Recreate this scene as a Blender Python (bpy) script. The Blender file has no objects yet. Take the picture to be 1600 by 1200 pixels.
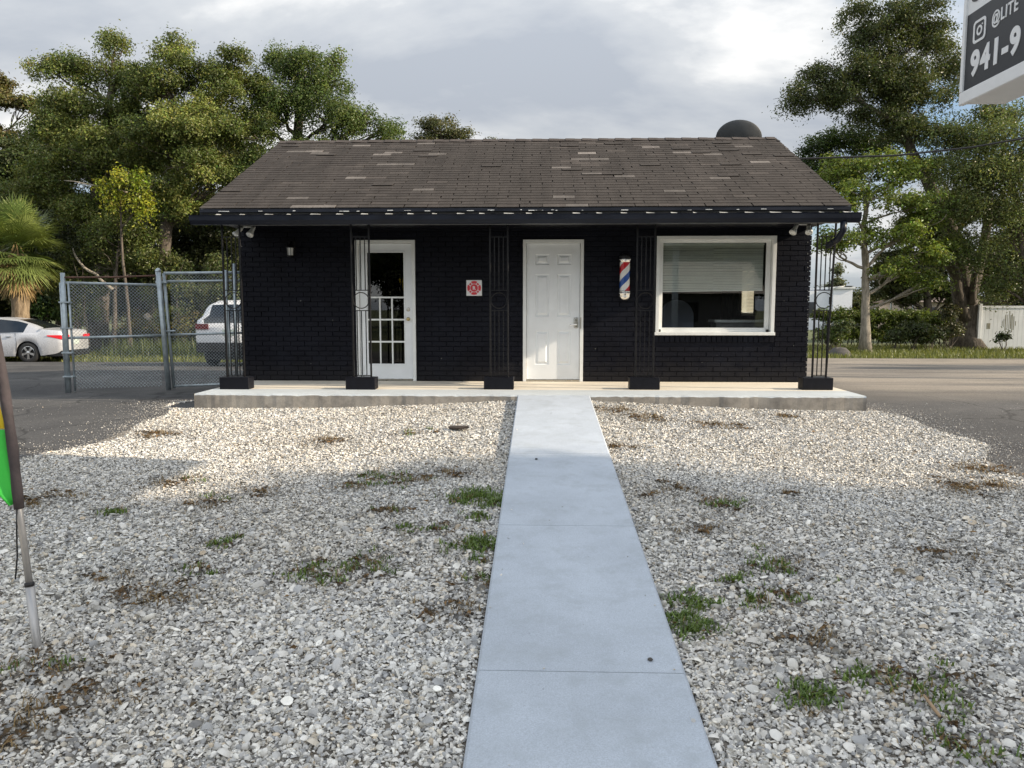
import bpy, math, random
import numpy as np
from mathutils import Vector, Matrix
SC = bpy.context.scene
COL = SC.collection
R = math.radians
random.seed(7)
rng = np.random.default_rng(11)

# ------------------------------------------------------------------ camera, world, sun, exposure
CAM_Z = 1.10                      # above the porch slab (z = 0)
PITCH, YAW, FPX = math.atan(120/1201), R(1.993), 1201.0
cd = bpy.data.cameras.new('camera'); cam = bpy.data.objects.new('camera', cd); COL.objects.link(cam)
cam.location = (0, 0, CAM_Z); cam.rotation_euler = (math.pi/2 - PITCH, 0, YAW)
cd.sensor_width = 36; cd.lens = 36*FPX/1600; cd.clip_end = 2000; cd.clip_start = .05
SC.camera = cam
SUN_EL, SUN_AZ = R(24), R(-8)       # azimuth measured from +X towards +Y
SUN_STRENGTH, SKY_STRENGTH = 5.0, 0.091
SC.view_settings.view_transform = 'Standard'; SC.view_settings.look = 'None'
SC.view_settings.gamma = 1.0; SC.view_settings.exposure = 0.54
sl = bpy.data.lights.new('sun', 'SUN'); sl.energy = SUN_STRENGTH; sl.angle = R(.6); sl.color = (1, .85, .66)
so = bpy.data.objects.new('sun', sl); COL.objects.link(so)
sdir = Vector((math.cos(SUN_EL)*math.cos(SUN_AZ), math.cos(SUN_EL)*math.sin(SUN_AZ), math.sin(SUN_EL)))
so.rotation_euler = sdir.to_track_quat('Z', 'Y').to_euler(); so.location = (60, 0, 30)

def nd(nt, typ, **kw):
    n = nt.nodes.new(typ)
    for k, v in kw.items():
        if k == 'ins':
            for a, b in v.items(): n.inputs[a].default_value = b
        else: setattr(n, k, v)
    return n
def ramp(nt, stops, interp='LINEAR'):
    n = nt.nodes.new('ShaderNodeValToRGB'); cr = n.color_ramp; cr.interpolation = interp
    while len(cr.elements) < len(stops): cr.elements.new(.5)
    for e, (p, c) in zip(cr.elements, stops):
        e.position = p; e.color = (c, c, c, 1) if isinstance(c, (int, float)) else (*c, 1)
    return n
def mth(nt, op, a, b=None, c=None):
    n = nt.nodes.new('ShaderNodeMath'); n.operation = op
    for i, v in enumerate((a, b, c)):
        if v is None: continue
        if isinstance(v, (int, float)): n.inputs[i].default_value = v
        else: nt.links.new(v, n.inputs[i])
    return n.outputs[0]
def mixc(nt, fac, a, b, blend='MIX'):
    n = nt.nodes.new('ShaderNodeMix'); n.data_type = 'RGBA'; n.blend_type = blend
    for s, v in ((n.inputs[0], fac), (n.inputs[6], a), (n.inputs[7], b)):
        if isinstance(v, (int, float)): s.default_value = v if s.type == 'VALUE' else (v, v, v, 1)
        elif isinstance(v, tuple): s.default_value = (*v, 1)
        else: nt.links.new(v, s)
    return n.outputs[2]

wd = bpy.data.worlds.new('World'); SC.world = wd; wd.use_nodes = True
nt = wd.node_tree; nt.nodes.clear()
wo = nd(nt, 'ShaderNodeOutputWorld'); bg = nd(nt, 'ShaderNodeBackground'); bg.inputs[1].default_value = SKY_STRENGTH
sky = nd(nt, 'ShaderNodeTexSky'); sky.sky_type = 'NISHITA'; sky.sun_disc = False
sky.sun_elevation = SUN_EL; sky.sun_rotation = math.pi/2 - SUN_AZ; sky.air_density = 1.2; sky.dust_density = 1.0
tc = nd(nt, 'ShaderNodeTexCoord'); sx = nd(nt, 'ShaderNodeSeparateXYZ'); nt.links.new(tc.outputs['Generated'], sx.inputs[0])
zz = mth(nt, 'ADD', mth(nt, 'MAXIMUM', sx.outputs[2], 0.0), .30)
cx = nd(nt, 'ShaderNodeCombineXYZ')
nt.links.new(mth(nt, 'DIVIDE', sx.outputs[0], zz), cx.inputs[0]); nt.links.new(mth(nt, 'DIVIDE', sx.outputs[1], zz), cx.inputs[1])
n1 = nd(nt, 'ShaderNodeTexNoise', ins={'Scale': 1.05, 'Detail': 9, 'Roughness': .52, 'Distortion': .25})
mp = nd(nt, 'ShaderNodeMapping'); mp.inputs['Location'].default_value = (13.458, -.946, 2.503); mp.inputs['Rotation'].default_value = (0, 0, R(25)); mp.inputs['Scale'].default_value = (.75, 1.15, 1)
nt.links.new(cx.outputs[0], mp.inputs[0]); nt.links.new(mp.outputs[0], n1.inputs['Vector'])
n2 = nd(nt, 'ShaderNodeTexNoise', ins={'Scale': 1.9, 'Detail': 7, 'Roughness': .55, 'Distortion': .15})
nt.links.new(mp.outputs[0], n2.inputs['Vector'])
cover = ramp(nt, [(.335, 0.0), (.455, 1.0)]); nt.links.new(n1.outputs['Fac'], cover.inputs[0])
shade = ramp(nt, [(.36, (3.9, 4.25, 4.8)), (.5, (5.3, 5.55, 5.85)), (.61, (8.6, 8.55, 8.4))]); nt.links.new(n2.outputs['Fac'], shade.inputs[0])
blue = mixc(nt, .45, sky.outputs[0], (2.6, 4.2, 6.6))
zen = mth(nt, 'ADD', .73, mth(nt, 'MULTIPLY', mth(nt, 'MAXIMUM', sx.outputs[2], 0.0), .95))
zen = mth(nt, 'MULTIPLY', zen, mth(nt, 'ADD', 1.0, mth(nt, 'MULTIPLY', mth(nt, 'MAXIMUM', mth(nt, 'MULTIPLY', sx.outputs[1], -1.0), 0.0), .75)))   # extra sky brightness added behind the camera to lift doors and porch     # an overcast sky is brighter overhead
zc_ = nd(nt, 'ShaderNodeCombineXYZ'); [nt.links.new(zen, zc_.inputs[i]) for i in range(3)]
cloudc = mixc(nt, 1.0, shade.outputs[0], zc_.outputs[0], 'MULTIPLY')
nt.links.new(mixc(nt, cover.outputs[0], blue, cloudc), bg.inputs[0]); nt.links.new(bg.outputs[0], wo.inputs[0])

# ------------------------------------------------------------------ picture geometry (photo pixel + depth -> place)
_F = Vector((-math.sin(YAW)*math.cos(PITCH), math.cos(YAW)*math.cos(PITCH), -math.sin(PITCH)))
_R = Vector((math.cos(YAW), math.sin(YAW), 0)); _U = _R.cross(_F)
def pt(px, py, Y):
    d = _F + _R*((px-800)/FPX) - _U*((py-600)/FPX)
    return Vector((0, 0, CAM_Z)) + d*(Y/d.y)
_GY = [-400, 0, 2.57, 9.6, 13, 19.5, 25, 34, 80, 600]
_GZ = [-.62, -.58, -.565, -.20, -.24, -.42, -.70, -.66, -.6, -.6]
def gz(x, y):
    x = np.asarray(x, float); y = np.asarray(y, float)
    b = np.interp(y, _GY, _GZ)
    m = .12*np.exp(-((x-.2)/2.0)**2)*np.clip((y-4)/5.6, 0, 1)*(y < 10.5)
    return b + m
def g1(x, y): return float(gz(x, y))

# ------------------------------------------------------------------ materials
def mat(name):
    m = bpy.data.materials.new(name); m.use_nodes = True; nt = m.node_tree
    return m, nt, nt.nodes['Principled BSDF']
def coords(nt, scale=(1, 1, 1)):
    tc = nd(nt, 'ShaderNodeTexCoord'); mp = nd(nt, 'ShaderNodeMapping'); mp.inputs['Scale'].default_value = scale
    nt.links.new(tc.outputs['Object'], mp.inputs[0]); return mp.outputs[0]
def simple(name, col, rough=.5, metal=0, spec=.5, var=.12, scale=6, bump=0, bscale=60):
    m, nt, b = mat(name); v = coords(nt)
    n = nd(nt, 'ShaderNodeTexNoise', ins={'Scale': scale, 'Detail': 6, 'Roughness': .6}); nt.links.new(v, n.inputs['Vector'])
    r = ramp(nt, [(.3, tuple(c*(1-var) for c in col)), (.7, tuple(min(1, c*(1+var)) for c in col))])
    nt.links.new(n.outputs['Fac'], r.inputs[0]); nt.links.new(r.outputs[0], b.inputs['Base Color'])
    rr = ramp(nt, [(.3, max(0, rough-.08)), (.7, min(1, rough+.1))]); nt.links.new(n.outputs['Fac'], rr.inputs[0])
    nt.links.new(rr.outputs[0], b.inputs['Roughness'])
    b.inputs['Metallic'].default_value = metal; b.inputs['Specular IOR Level'].default_value = spec
    if bump:
        n2 = nd(nt, 'ShaderNodeTexNoise', ins={'Scale': bscale, 'Detail': 5}); nt.links.new(v, n2.inputs['Vector'])
        bp = nd(nt, 'ShaderNodeBump', ins={'Strength': bump, 'Distance': .01}); nt.links.new(n2.outputs['Fac'], bp.inputs['Height'])
        nt.links.new(bp.outputs[0], b.inputs['Normal'])
    return m
def attr_mat(name, rough=.7, spec=.3, trans=0, gain=1.0, bump=0, bscale=80):
    m, nt, b = mat(name); a = nd(nt, 'ShaderNodeAttribute'); a.attribute_name = 'Col'
    c = a.outputs['Color']
    nt.links.new(c, b.inputs['Base Color']); b.inputs['Roughness'].default_value = rough; b.inputs['Specular IOR Level'].default_value = spec
    if bump:
        n2 = nd(nt, 'ShaderNodeTexNoise', ins={'Scale': bscale, 'Detail': 5}); nt.links.new(coords(nt), n2.inputs['Vector'])
        bp = nd(nt, 'ShaderNodeBump', ins={'Strength': bump, 'Distance': .005}); nt.links.new(n2.outputs['Fac'], bp.inputs['Height'])
        nt.links.new(bp.outputs[0], b.inputs['Normal'])
    if trans:
        t = nd(nt, 'ShaderNodeBsdfTranslucent'); mx = nd(nt, 'ShaderNodeMixShader'); mx.inputs[0].default_value = trans
        nt.links.new(mixc(nt, 1.0, c, (1.5, 1.45, .7), 'MULTIPLY'), t.inputs[0])
        nt.links.new(b.outputs[0], mx.inputs[1]); nt.links.new(t.outputs[0], mx.inputs[2])
        nt.links.new(mx.outputs[0], nt.nodes['Material Output'].inputs[0])
    return m
def glass_mat(name, tint=(.96, .98, .98), refl=.055):
    # thin window glass: clear film with a mirror reflection that grows at grazing angles
    m, nt, b = mat(name); nt.nodes.remove(b)
    t = nd(nt, 'ShaderNodeBsdfTransparent'); t.inputs[0].default_value = (*tint, 1)
    g = nd(nt, 'ShaderNodeBsdfGlossy'); g.inputs['Roughness'].default_value = .01
    v = coords(nt); n2 = nd(nt, 'ShaderNodeTexNoise', ins={'Scale': 1.3, 'Detail': 1}); nt.links.new(v, n2.inputs['Vector'])
    bp = nd(nt, 'ShaderNodeBump', ins={'Strength': .006, 'Distance': .1}); nt.links.new(n2.outputs['Fac'], bp.inputs['Height']); nt.links.new(bp.outputs[0], g.inputs['Normal'])
    f = nd(nt, 'ShaderNodeFresnel'); f.inputs[0].default_value = 1.5
    fac = mth(nt, 'MINIMUM', mth(nt, 'ADD', f.outputs[0], refl-.04), 1.0)
    mx = nd(nt, 'ShaderNodeMixShader'); nt.links.new(fac, mx.inputs[0]); nt.links.new(t.outputs[0], mx.inputs[1]); nt.links.new(g.outputs[0], mx.inputs[2])
    nt.links.new(mx.outputs[0], nt.nodes['Material Output'].inputs[0]); return m

M = {}
M['black'] = simple('black_paint', (.004, .0045, .008), .5, spec=.2, var=.25, scale=9, bump=.25, bscale=90)
M['gutter'] = simple('dark_gutter_paint', (.008, .011, .020), .4, spec=.3, var=.25, scale=3)
M['iron'] = simple('black_iron', (.005, .005, .006), .45, spec=.3, var=.3, scale=20, bump=.2, bscale=120)
M['white'] = simple('white_paint', (.76, .78, .77), .45, var=.06, scale=5)
M['doorwhite'] = simple('door_paint', (.78, .81, .83), .42, var=.07, scale=2.5, bump=.08, bscale=40)
M['blind'] = simple('blind_vinyl', (.88, .89, .80), .5, var=.05)
M['chrome'] = simple('chrome', (.75, .75, .74), .14, metal=1, var=.08)
M['nickel'] = simple('nickel', (.55, .53, .48), .28, metal=1, var=.1)
M['galv'] = simple('galvanised_steel', (.38, .43, .45), .48, metal=.55, var=.25, scale=9)
M['rust'] = simple('rusty_steel', (.12, .06, .04), .7, metal=.2, var=.4, scale=14)
M['alu'] = simple('aluminium_tube', (.42, .41, .40), .4, metal=.6, var=.08)
M['interior'] = simple('interior_wall', (.10, .10, .10), .8)
M['dark'] = simple('dark_plastic', (.012, .012, .013), .5)
M['rubber'] = simple('rubber', (.018, .018, .018), .75, var=.2, scale=20)
M['silverpaint'] = simple('silver_car_paint', (.50, .51, .53), .26, metal=.3, var=.03)
M['whitepaint'] = simple('white_car_paint', (.78, .79, .80), .22, var=.02)
M['carglass'] = simple('car_glass', (.010, .013, .016), .06, spec=.8, var=.1)
M['redlens'] = simple('red_lens', (.62, .02, .03), .15, var=.1)
M['smokedlens'] = simple('smoked_red_lens', (.12, .008, .01), .15, var=.1)
M['vinyl'] = simple('white_vinyl', (.72, .73, .72), .45, var=.05, scale=2)
M['stain'] = simple('mildew_stain', (.24, .22, .15), .8, var=.3, scale=12)
M['signwhite'] = simple('sign_white', (.74, .75, .76), .4, var=.05)
M['signblack'] = simple('sign_black', (.018, .020, .026), .35, var=.15)
M['red'] = simple('sign_red', (.62, .03, .05), .45, var=.06)
M['dish'] = simple('dish_grey', (.055, .06, .065), .5, var=.1)
M['flaggreen'] = simple('flag_green', (.05, .55, .06), .7, var=.06)
M['flagyellow'] = simple('flag_yellow', (.85, .62, .03), .7, var=.06)
M['sleeve'] = simple('flag_sleeve', (.045, .036, .038), .85, var=.3, scale=25, bump=.4, bscale=30)
M['woodscrap'] = simple('weathered_wood', (.05, .038, .03), .8, var=.4, scale=18, bump=.5)
M['stick'] = simple('dry_stick', (.36, .25, .15), .8, var=.25)
M['stone'] = simple('grey_stone', (.07, .065, .06), .85, var=.3, scale=5, bump=.6, bscale=12)
M['stucco'] = simple('pale_stucco', (.72, .74, .78), .8, var=.05, bump=.2)
M['houseroof'] = simple('pale_roof', (.40, .36, .32), .8, var=.15)
M['chip_sun_white'] = simple('weathered_sunlit_white', (.33, .33, .31), .7, var=.5, scale=7)
M['soffit'] = simple('grey_soffit_board', (.20, .20, .195), .8, var=.3, scale=4)
M['bulb'] = simple('frosted_glass', (.75, .76, .74), .25, var=.05)
M['glass'] = glass_mat('window_glass')
M['doorglass'] = glass_mat('door_glass', tint=(.55, .58, .58), refl=.06)
M['leaf'] = attr_mat('leaf', .45, .4, trans=.24)
M['dryleaf'] = attr_mat('dry_leaf', .8, .1, trans=.12)
M['shell'] = attr_mat('shell', .45, .4)
M['shingle'] = attr_mat('shingle', .9, .2, bump=.3, bscale=150)
def weather_shingle(m):
    # streaks of granule loss running down the slope
    nt = m.node_tree; b = nt.nodes['Principled BSDF']; src = b.inputs['Base Color'].links[0].from_socket; v = coords(nt, (2.2, .35, .35))
    n = nd(nt, 'ShaderNodeTexNoise', ins={'Scale': 1.6, 'Detail': 8, 'Roughness': .7}); nt.links.new(v, n.inputs['Vector']); r = ramp(nt, [(.3, .74), (.7, 1.30)]); nt.links.new(n.outputs['Fac'], r.inputs[0])
    n2 = nd(nt, 'ShaderNodeTexNoise', ins={'Scale': 55, 'Detail': 4}); nt.links.new(coords(nt), n2.inputs['Vector']); r2 = ramp(nt, [(.3, .8), (.7, 1.2)]); nt.links.new(n2.outputs['Fac'], r2.inputs[0])
    nt.links.new(mixc(nt, 1.0, mixc(nt, 1.0, src, r.outputs[0], 'MULTIPLY'), r2.outputs[0], 'MULTIPLY'), b.inputs['Base Color'])
weather_shingle(M['shingle'])

m_, nt_b, b_ = mat('thin_blind'); t_b = nd(nt_b, 'ShaderNodeBsdfTranslucent'); t_b.inputs[0].default_value = (.75, .70, .60, 1); x_b = nd(nt_b, 'ShaderNodeMixShader'); x_b.inputs[0].default_value = .5; b_.inputs['Base Color'].default_value = (.8, .78, .7, 1)
nt_b.links.new(b_.outputs[0], x_b.inputs[1]); nt_b.links.new(t_b.outputs[0], x_b.inputs[2]); nt_b.links.new(x_b.outputs[0], nt_b.nodes['Material Output'].inputs[0]); M['thinblind'] = m_
def brick_mat():
    m, nt, b = mat('black_painted_brick'); v = coords(nt)
    n = nd(nt, 'ShaderNodeTexNoise', ins={'Scale': 3, 'Detail': 6}); nt.links.new(v, n.inputs['Vector'])
    r = ramp(nt, [(.3, (.0022, .0026, .006)), (.7, (.0045, .0052, .0105))]); nt.links.new(n.outputs['Fac'], r.inputs[0])
    sp = nd(nt, 'ShaderNodeSeparateXYZ'); nt.links.new(v, sp.inputs[0])      # dust splashed up from the porch floor, and faded patches
    ng = nd(nt, 'ShaderNodeTexNoise', ins={'Scale': 7, 'Detail': 7, 'Roughness': .7}); nt.links.new(v, ng.inputs['Vector'])
    gm = mth(nt, 'MINIMUM', mth(nt, 'MAXIMUM', mth(nt, 'SUBTRACT', mth(nt, 'MULTIPLY', ng.outputs['Fac'], .75), mth(nt, 'MULTIPLY', sp.outputs[2], 1.1)), 0.0), .5)
    nf = nd(nt, 'ShaderNodeTexNoise', ins={'Scale': 1.1, 'Detail': 6, 'Roughness': .65}); nt.links.new(v, nf.inputs['Vector']); rf = ramp(nt, [(.5, 0.0), (.7, .55)]); nt.links.new(nf.outputs['Fac'], rf.inputs[0])
    nt.links.new(mixc(nt, gm, mixc(nt, rf.outputs[0], r.outputs[0], (.010, .012, .020)), (.030, .028, .026)), b.inputs['Base Color'])
    rg = ramp(nt, [(.3, .36), (.7, .72)]); nt.links.new(ng.outputs['Fac'], rg.inputs[0]); nt.links.new(rg.outputs[0], b.inputs['Roughness']); b.inputs['Specular IOR Level'].default_value = .16
    n2 = nd(nt, 'ShaderNodeTexNoise', ins={'Scale': 55, 'Detail': 6}); nt.links.new(v, n2.inputs['Vector'])
    bp = nd(nt, 'ShaderNodeBump', ins={'Strength': .5, 'Distance': .006}); nt.links.new(n2.outputs['Fac'], bp.inputs['Height']); nt.links.new(bp.outputs[0], b.inputs['Normal'])
    return m
M['brick'] = brick_mat()
def bark_mat(name, c1, c2):
    m, nt, b = mat(name); v = coords(nt, (3, 3, .8))
    n = nd(nt, 'ShaderNodeTexNoise', ins={'Scale': 3.5, 'Detail': 8, 'Roughness': .65, 'Distortion': .4}); nt.links.new(v, n.inputs['Vector'])
    r = ramp(nt, [(.35, c1), (.65, c2)]); nt.links.new(n.outputs['Fac'], r.inputs[0]); nt.links.new(r.outputs[0], b.inputs['Base Color'])
    bp = nd(nt, 'ShaderNodeBump', ins={'Strength': .9, 'Distance': .05}); nt.links.new(n.outputs['Fac'], bp.inputs['Height']); nt.links.new(bp.outputs[0], b.inputs['Normal'])
    b.inputs['Roughness'].default_value = .9; return m
M['bark'] = bark_mat('oak_bark', (.045, .036, .028), (.15, .125, .10))
M['barkpale'] = bark_mat('pale_bark', (.16, .14, .11), (.36, .32, .26))
M['palmbark'] = bark_mat('palm_bark', (.12, .085, .05), (.30, .23, .15))
def concrete_mat(name, col, var, grit=.35, stain=.0, stcol=(.2, .17, .13)):
    m, nt, b = mat(name); v = coords(nt)
    n = nd(nt, 'ShaderNodeTexNoise', ins={'Scale': 1.6, 'Detail': 9, 'Roughness': .62}); nt.links.new(v, n.inputs['Vector'])
    r = ramp(nt, [(.3, tuple(c*(1-var) for c in col)), (.7, tuple(c*(1+var) for c in col))]); nt.links.new(n.outputs['Fac'], r.inputs[0])
    c = r.outputs[0]
    n3 = nd(nt, 'ShaderNodeTexNoise', ins={'Scale': 160, 'Detail': 4, 'Roughness': .7}); nt.links.new(v, n3.inputs['Vector'])
    r3 = ramp(nt, [(.35, .82), (.65, 1.12)]); nt.links.new(n3.outputs['Fac'], r3.inputs[0])
    c = mixc(nt, 1.0, c, r3.outputs[0], 'MULTIPLY')
    if stain:
        n4 = nd(nt, 'ShaderNodeTexNoise', ins={'Scale': 5, 'Detail': 10, 'Roughness': .75}); nt.links.new(v, n4.inputs['Vector'])
        r4 = ramp(nt, [(.48, 0.0), (.68, stain)]); nt.links.new(n4.outputs['Fac'], r4.inputs[0]); c = mixc(nt, r4.outputs[0], c, stcol)
    vo = nd(nt, 'ShaderNodeTexVoronoi', ins={'Scale': 7.0}); nt.links.new(v, vo.inputs['Vector'])      # sparse dark specks and chips
    rv = ramp(nt, [(.018, .75), (.03, 0.0)]); nt.links.new(vo.outputs['Distance'], rv.inputs[0]); c = mixc(nt, rv.outputs[0], c, (.10, .10, .11))
    nt.links.new(c, b.inputs['Base Color']); b.inputs['Roughness'].default_value = .8; b.inputs['Specular IOR Level'].default_value = .25
    bp = nd(nt, 'ShaderNodeBump', ins={'Strength': grit, 'Distance': .004}); nt.links.new(n3.outputs['Fac'], bp.inputs['Height']); nt.links.new(bp.outputs[0], b.inputs['Normal'])
    return m
M['path'] = concrete_mat('painted_path_concrete', (.445, .49, .545), .10, stain=.6, stcol=(.33, .36, .385))
M['slabtop'] = concrete_mat('painted_slab', (.50, .54, .56), .08, stain=.25, stcol=(.38, .37, .34))
M['floor'] = concrete_mat('cream_floor_paint', (.72, .66, .55), .07, stain=.25, stcol=(.5, .46, .40))
M['slabside'] = concrete_mat('raw_concrete', (.30, .28, .25), .25, grit=.8, stain=.7, stcol=(.12, .11, .10))
def asphalt_mat():
    m, nt, b = mat('old_asphalt'); v = coords(nt)
    n = nd(nt, 'ShaderNodeTexNoise', ins={'Scale': .45, 'Detail': 9, 'Roughness': .6, 'Distortion': .5}); nt.links.new(v, n.inputs['Vector'])
    r = ramp(nt, [(.32, (.048, .048, .050)), (.5, (.078, .077, .076)), (.7, (.13, .125, .12))]); nt.links.new(n.outputs['Fac'], r.inputs[0])
    n3 = nd(nt, 'ShaderNodeTexNoise', ins={'Scale': 45, 'Detail': 6, 'Roughness': .75}); nt.links.new(v, n3.inputs['Vector'])
    r3 = ramp(nt, [(.3, .55), (.7, 1.45)]); nt.links.new(n3.outputs['Fac'], r3.inputs[0])
    c = mixc(nt, 1.0, r.outputs[0], r3.outputs[0], 'MULTIPLY')
    vo = nd(nt, 'ShaderNodeTexVoronoi', ins={'Scale': .8}); vo.feature = 'DISTANCE_TO_EDGE'
    nw = nd(nt, 'ShaderNodeTexNoise', ins={'Scale': 2.5, 'Detail': 5}); nt.links.new(v, nw.inputs['Vector'])
    nt.links.new(mixc(nt, .28, v, nw.outputs['Color']), vo.inputs['Vector'])
    rv = ramp(nt, [(.004, .8), (.014, 0.0)]); nt.links.new(vo.outputs['Distance'], rv.inputs[0]); c = mixc(nt, rv.outputs[0], c, (.03, .03, .03))
    sp = nd(nt, 'ShaderNodeSeparateXYZ'); nt.links.new(v, sp.inputs[0])          # warm sunlit tone painted into the asphalt of the right-hand lot
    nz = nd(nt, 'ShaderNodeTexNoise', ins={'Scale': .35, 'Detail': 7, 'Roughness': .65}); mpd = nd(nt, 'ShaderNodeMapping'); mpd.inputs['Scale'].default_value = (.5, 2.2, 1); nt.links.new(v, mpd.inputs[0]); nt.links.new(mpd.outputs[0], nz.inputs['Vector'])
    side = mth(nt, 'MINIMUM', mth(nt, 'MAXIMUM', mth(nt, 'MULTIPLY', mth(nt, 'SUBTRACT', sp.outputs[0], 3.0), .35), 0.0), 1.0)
    rz_ = ramp(nt, [(.35, .25), (.6, .95)]); nt.links.new(nz.outputs['Fac'], rz_.inputs[0]); fary = mth(nt, 'MINIMUM', mth(nt, 'MAXIMUM', mth(nt, 'MULTIPLY', mth(nt, 'SUBTRACT', sp.outputs[1], 10.5), .4), 0.06), 1.0); sun_tone = mth(nt, 'MULTIPLY', mth(nt, 'MULTIPLY', side, fary), rz_.outputs[0])
    c = mixc(nt, sun_tone, c, mixc(nt, 1.0, (.29, .255, .21), r3.outputs[0], 'MULTIPLY'))
    nt.links.new(c, b.inputs['Base Color']); b.inputs['Roughness'].default_value = .85; b.inputs['Specular IOR Level'].default_value = .25
    bp = nd(nt, 'ShaderNodeBump', ins={'Strength': .6, 'Distance': .01}); nt.links.new(n3.outputs['Fac'], bp.inputs['Height']); nt.links.new(bp.outputs[0], b.inputs['Normal'])
    return m
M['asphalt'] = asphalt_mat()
M['soil'] = simple('sandy_soil', (.17, .15, .125), .95, var=.4, scale=5, bump=.8, bscale=70)
M['grassground'] = simple('grassy_ground', (.085, .10, .035), .95, var=.45, scale=1.3, bump=.8, bscale=30)

# ------------------------------------------------------------------ mesh helpers
class MB:
    def __init__(s): s.v = []; s.f = []; s.m = []; s.mi = 0
    def add(s, vs, fs):
        o = len(s.v); s.v += [tuple(v) for v in vs]; s.f += [tuple(i+o for i in f) for f in fs]; s.m += [s.mi]*len(fs); return s
    def box(s, x0, x1, y0, y1, z0, z1, c=0):
        if c <= 0:
            vs = [(x, y, z) for z in (z0, z1) for y in (y0, y1) for x in (x0, x1)]
            return s.add(vs, [(0, 2, 3, 1), (4, 5, 7, 6), (0, 1, 5, 4), (2, 6, 7, 3), (0, 4, 6, 2), (1, 3, 7, 5)])
        vs = []
        for sx, X in ((-1, x0), (1, x1)):
            for sy, Y in ((-1, y0), (1, y1)):
                for sz, Z in ((-1, z0), (1, z1)):
                    vs += [(X, Y-sy*c, Z-sz*c), (X-sx*c, Y, Z-sz*c), (X-sx*c, Y-sy*c, Z)]
        I = lambda a, b, d, k: ((a*2+b)*2+d)*3+k
        fs = []
        for a in (0, 1): fs.append((I(a, 0, 0, 0), I(a, 0, 1, 0), I(a, 1, 1, 0), I(a, 1, 0, 0))[::(1 if a == 0 else -1)])
        for b in (0, 1): fs.append((I(0, b, 0, 1), I(1, b, 0, 1), I(1, b, 1, 1), I(0, b, 1, 1))[::(1 if b == 0 else -1)])
        for d in (0, 1): fs.append((I(0, 0, d, 2), I(0, 1, d, 2), I(1, 1, d, 2), I(1, 0, d, 2))[::(1 if d == 0 else -1)])
        for p in (0, 1):
            for q in (0, 1):
                fs.append((I(p, q, 0, 0), I(p, q, 1, 0), I(p, q, 1, 1), I(p, q, 0, 1)))
                fs.append((I(p, 0, q, 0), I(p, 1, q, 0), I(p, 1, q, 2), I(p, 0, q, 2)))
                fs.append((I(0, p, q, 1), I(1, p, q, 1), I(1, p, q, 2), I(0, p, q, 2)))
        for a in (0, 1):
            for b in (0, 1):
                for d in (0, 1): fs.append((I(a, b, d, 0), I(a, b, d, 1), I(a, b, d, 2)))
        return s.add(vs, fs)
    def tube(s, pts, rads, n=8, cap=True):
        pts = [Vector(p) for p in pts]
        if isinstance(rads, (int, float)): rads = [rads]*len(pts)
        o = len(s.v); up = Vector((0, 0, 1)); prev = None; vs = []
        for i, p in enumerate(pts):
            t = (pts[min(i+1, len(pts)-1)] - pts[max(i-1, 0)])
            if t.length < 1e-9: t = Vector((0, 0, 1))
            t.normalize()
            a = prev if prev is not None else (Vector((1, 0, 0)) if abs(t.x) < .9 else Vector((0, 1, 0)))
            a = a - t*a.dot(t)
            if a.length < 1e-6: a = t.orthogonal()
            a.normalize(); prev = a; b = t.cross(a)
            for k in range(n):
                w = 2*math.pi*k/n; vs.append(p + (a*math.cos(w) + b*math.sin(w))*rads[i])
        fs = []
        for i in range(len(pts)-1):
            for k in range(n): fs.append((i*n+k, i*n+(k+1) % n, (i+1)*n+(k+1) % n, (i+1)*n+k))
        if cap: fs.append(tuple(range(n))[::-1]); fs.append(tuple((len(pts)-1)*n+k for k in range(n)))
        return s.add(vs, fs)
    def lathe(s, prof, n=24, mtx=None):
        vs = []; fs = []
        for r, z in prof:
            for k in range(n):
                v = Vector((r*math.cos(2*math.pi*k/n), r*math.sin(2*math.pi*k/n), z)); vs.append(mtx @ v if mtx else v)
        for i in range(len(prof)-1):
            for k in range(n): fs.append((i*n+k, i*n+(k+1) % n, (i+1)*n+(k+1) % n, (i+1)*n+k))
        return s.add(vs, fs)
    def prism(s, poly, d0, d1, axis='y'):
        n = len(poly); f3 = (lambda a, b, d: (a, d, b)) if axis == 'y' else ((lambda a, b, d: (d, a, b)) if axis == 'x' else (lambda a, b, d: (a, b, d)))
        vs = [f3(a, b, d0) for a, b in poly] + [f3(a, b, d1) for a, b in poly]
        return s.add(vs, [tuple(range(n)), tuple(range(2*n-1, n-1, -1))] + [(i, i+n, (i+1) % n+n, (i+1) % n) for i in range(n)])
    def build(s, name, mats, parent=None, smooth=False, loc=None):
        me = bpy.data.meshes.new(name); me.from_pydata([tuple(v) for v in s.v], [], s.f)
        for m in (mats if isinstance(mats, (list, tuple)) else [mats]): me.materials.append(m)
        if len(me.materials) > 1: me.polygons.foreach_set('material_index', s.m)
        if smooth: me.polygons.foreach_set('use_smooth', [True]*len(me.polygons))
        me.validate(); me.update()
        return link(name, me, parent, loc)
def link(name, me, parent=None, loc=None):
    o = bpy.data.objects.new(name, me); COL.objects.link(o)
    if parent is not None:
        o.parent = parent
        if loc is None: o.matrix_parent_inverse = parent_world(parent).inverted()
    if loc is not None: o.location = loc
    return o
def parent_world(o):
    m = Matrix.LocRotScale(o.location, o.rotation_euler, o.scale)
    return parent_world(o.parent) @ o.matrix_parent_inverse @ m if o.parent else m
def recalc(o):
    import bmesh
    bm = bmesh.new(); bm.from_mesh(o.data); bmesh.ops.recalc_face_normals(bm, faces=bm.faces); bm.to_mesh(o.data); bm.free(); return o
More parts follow.
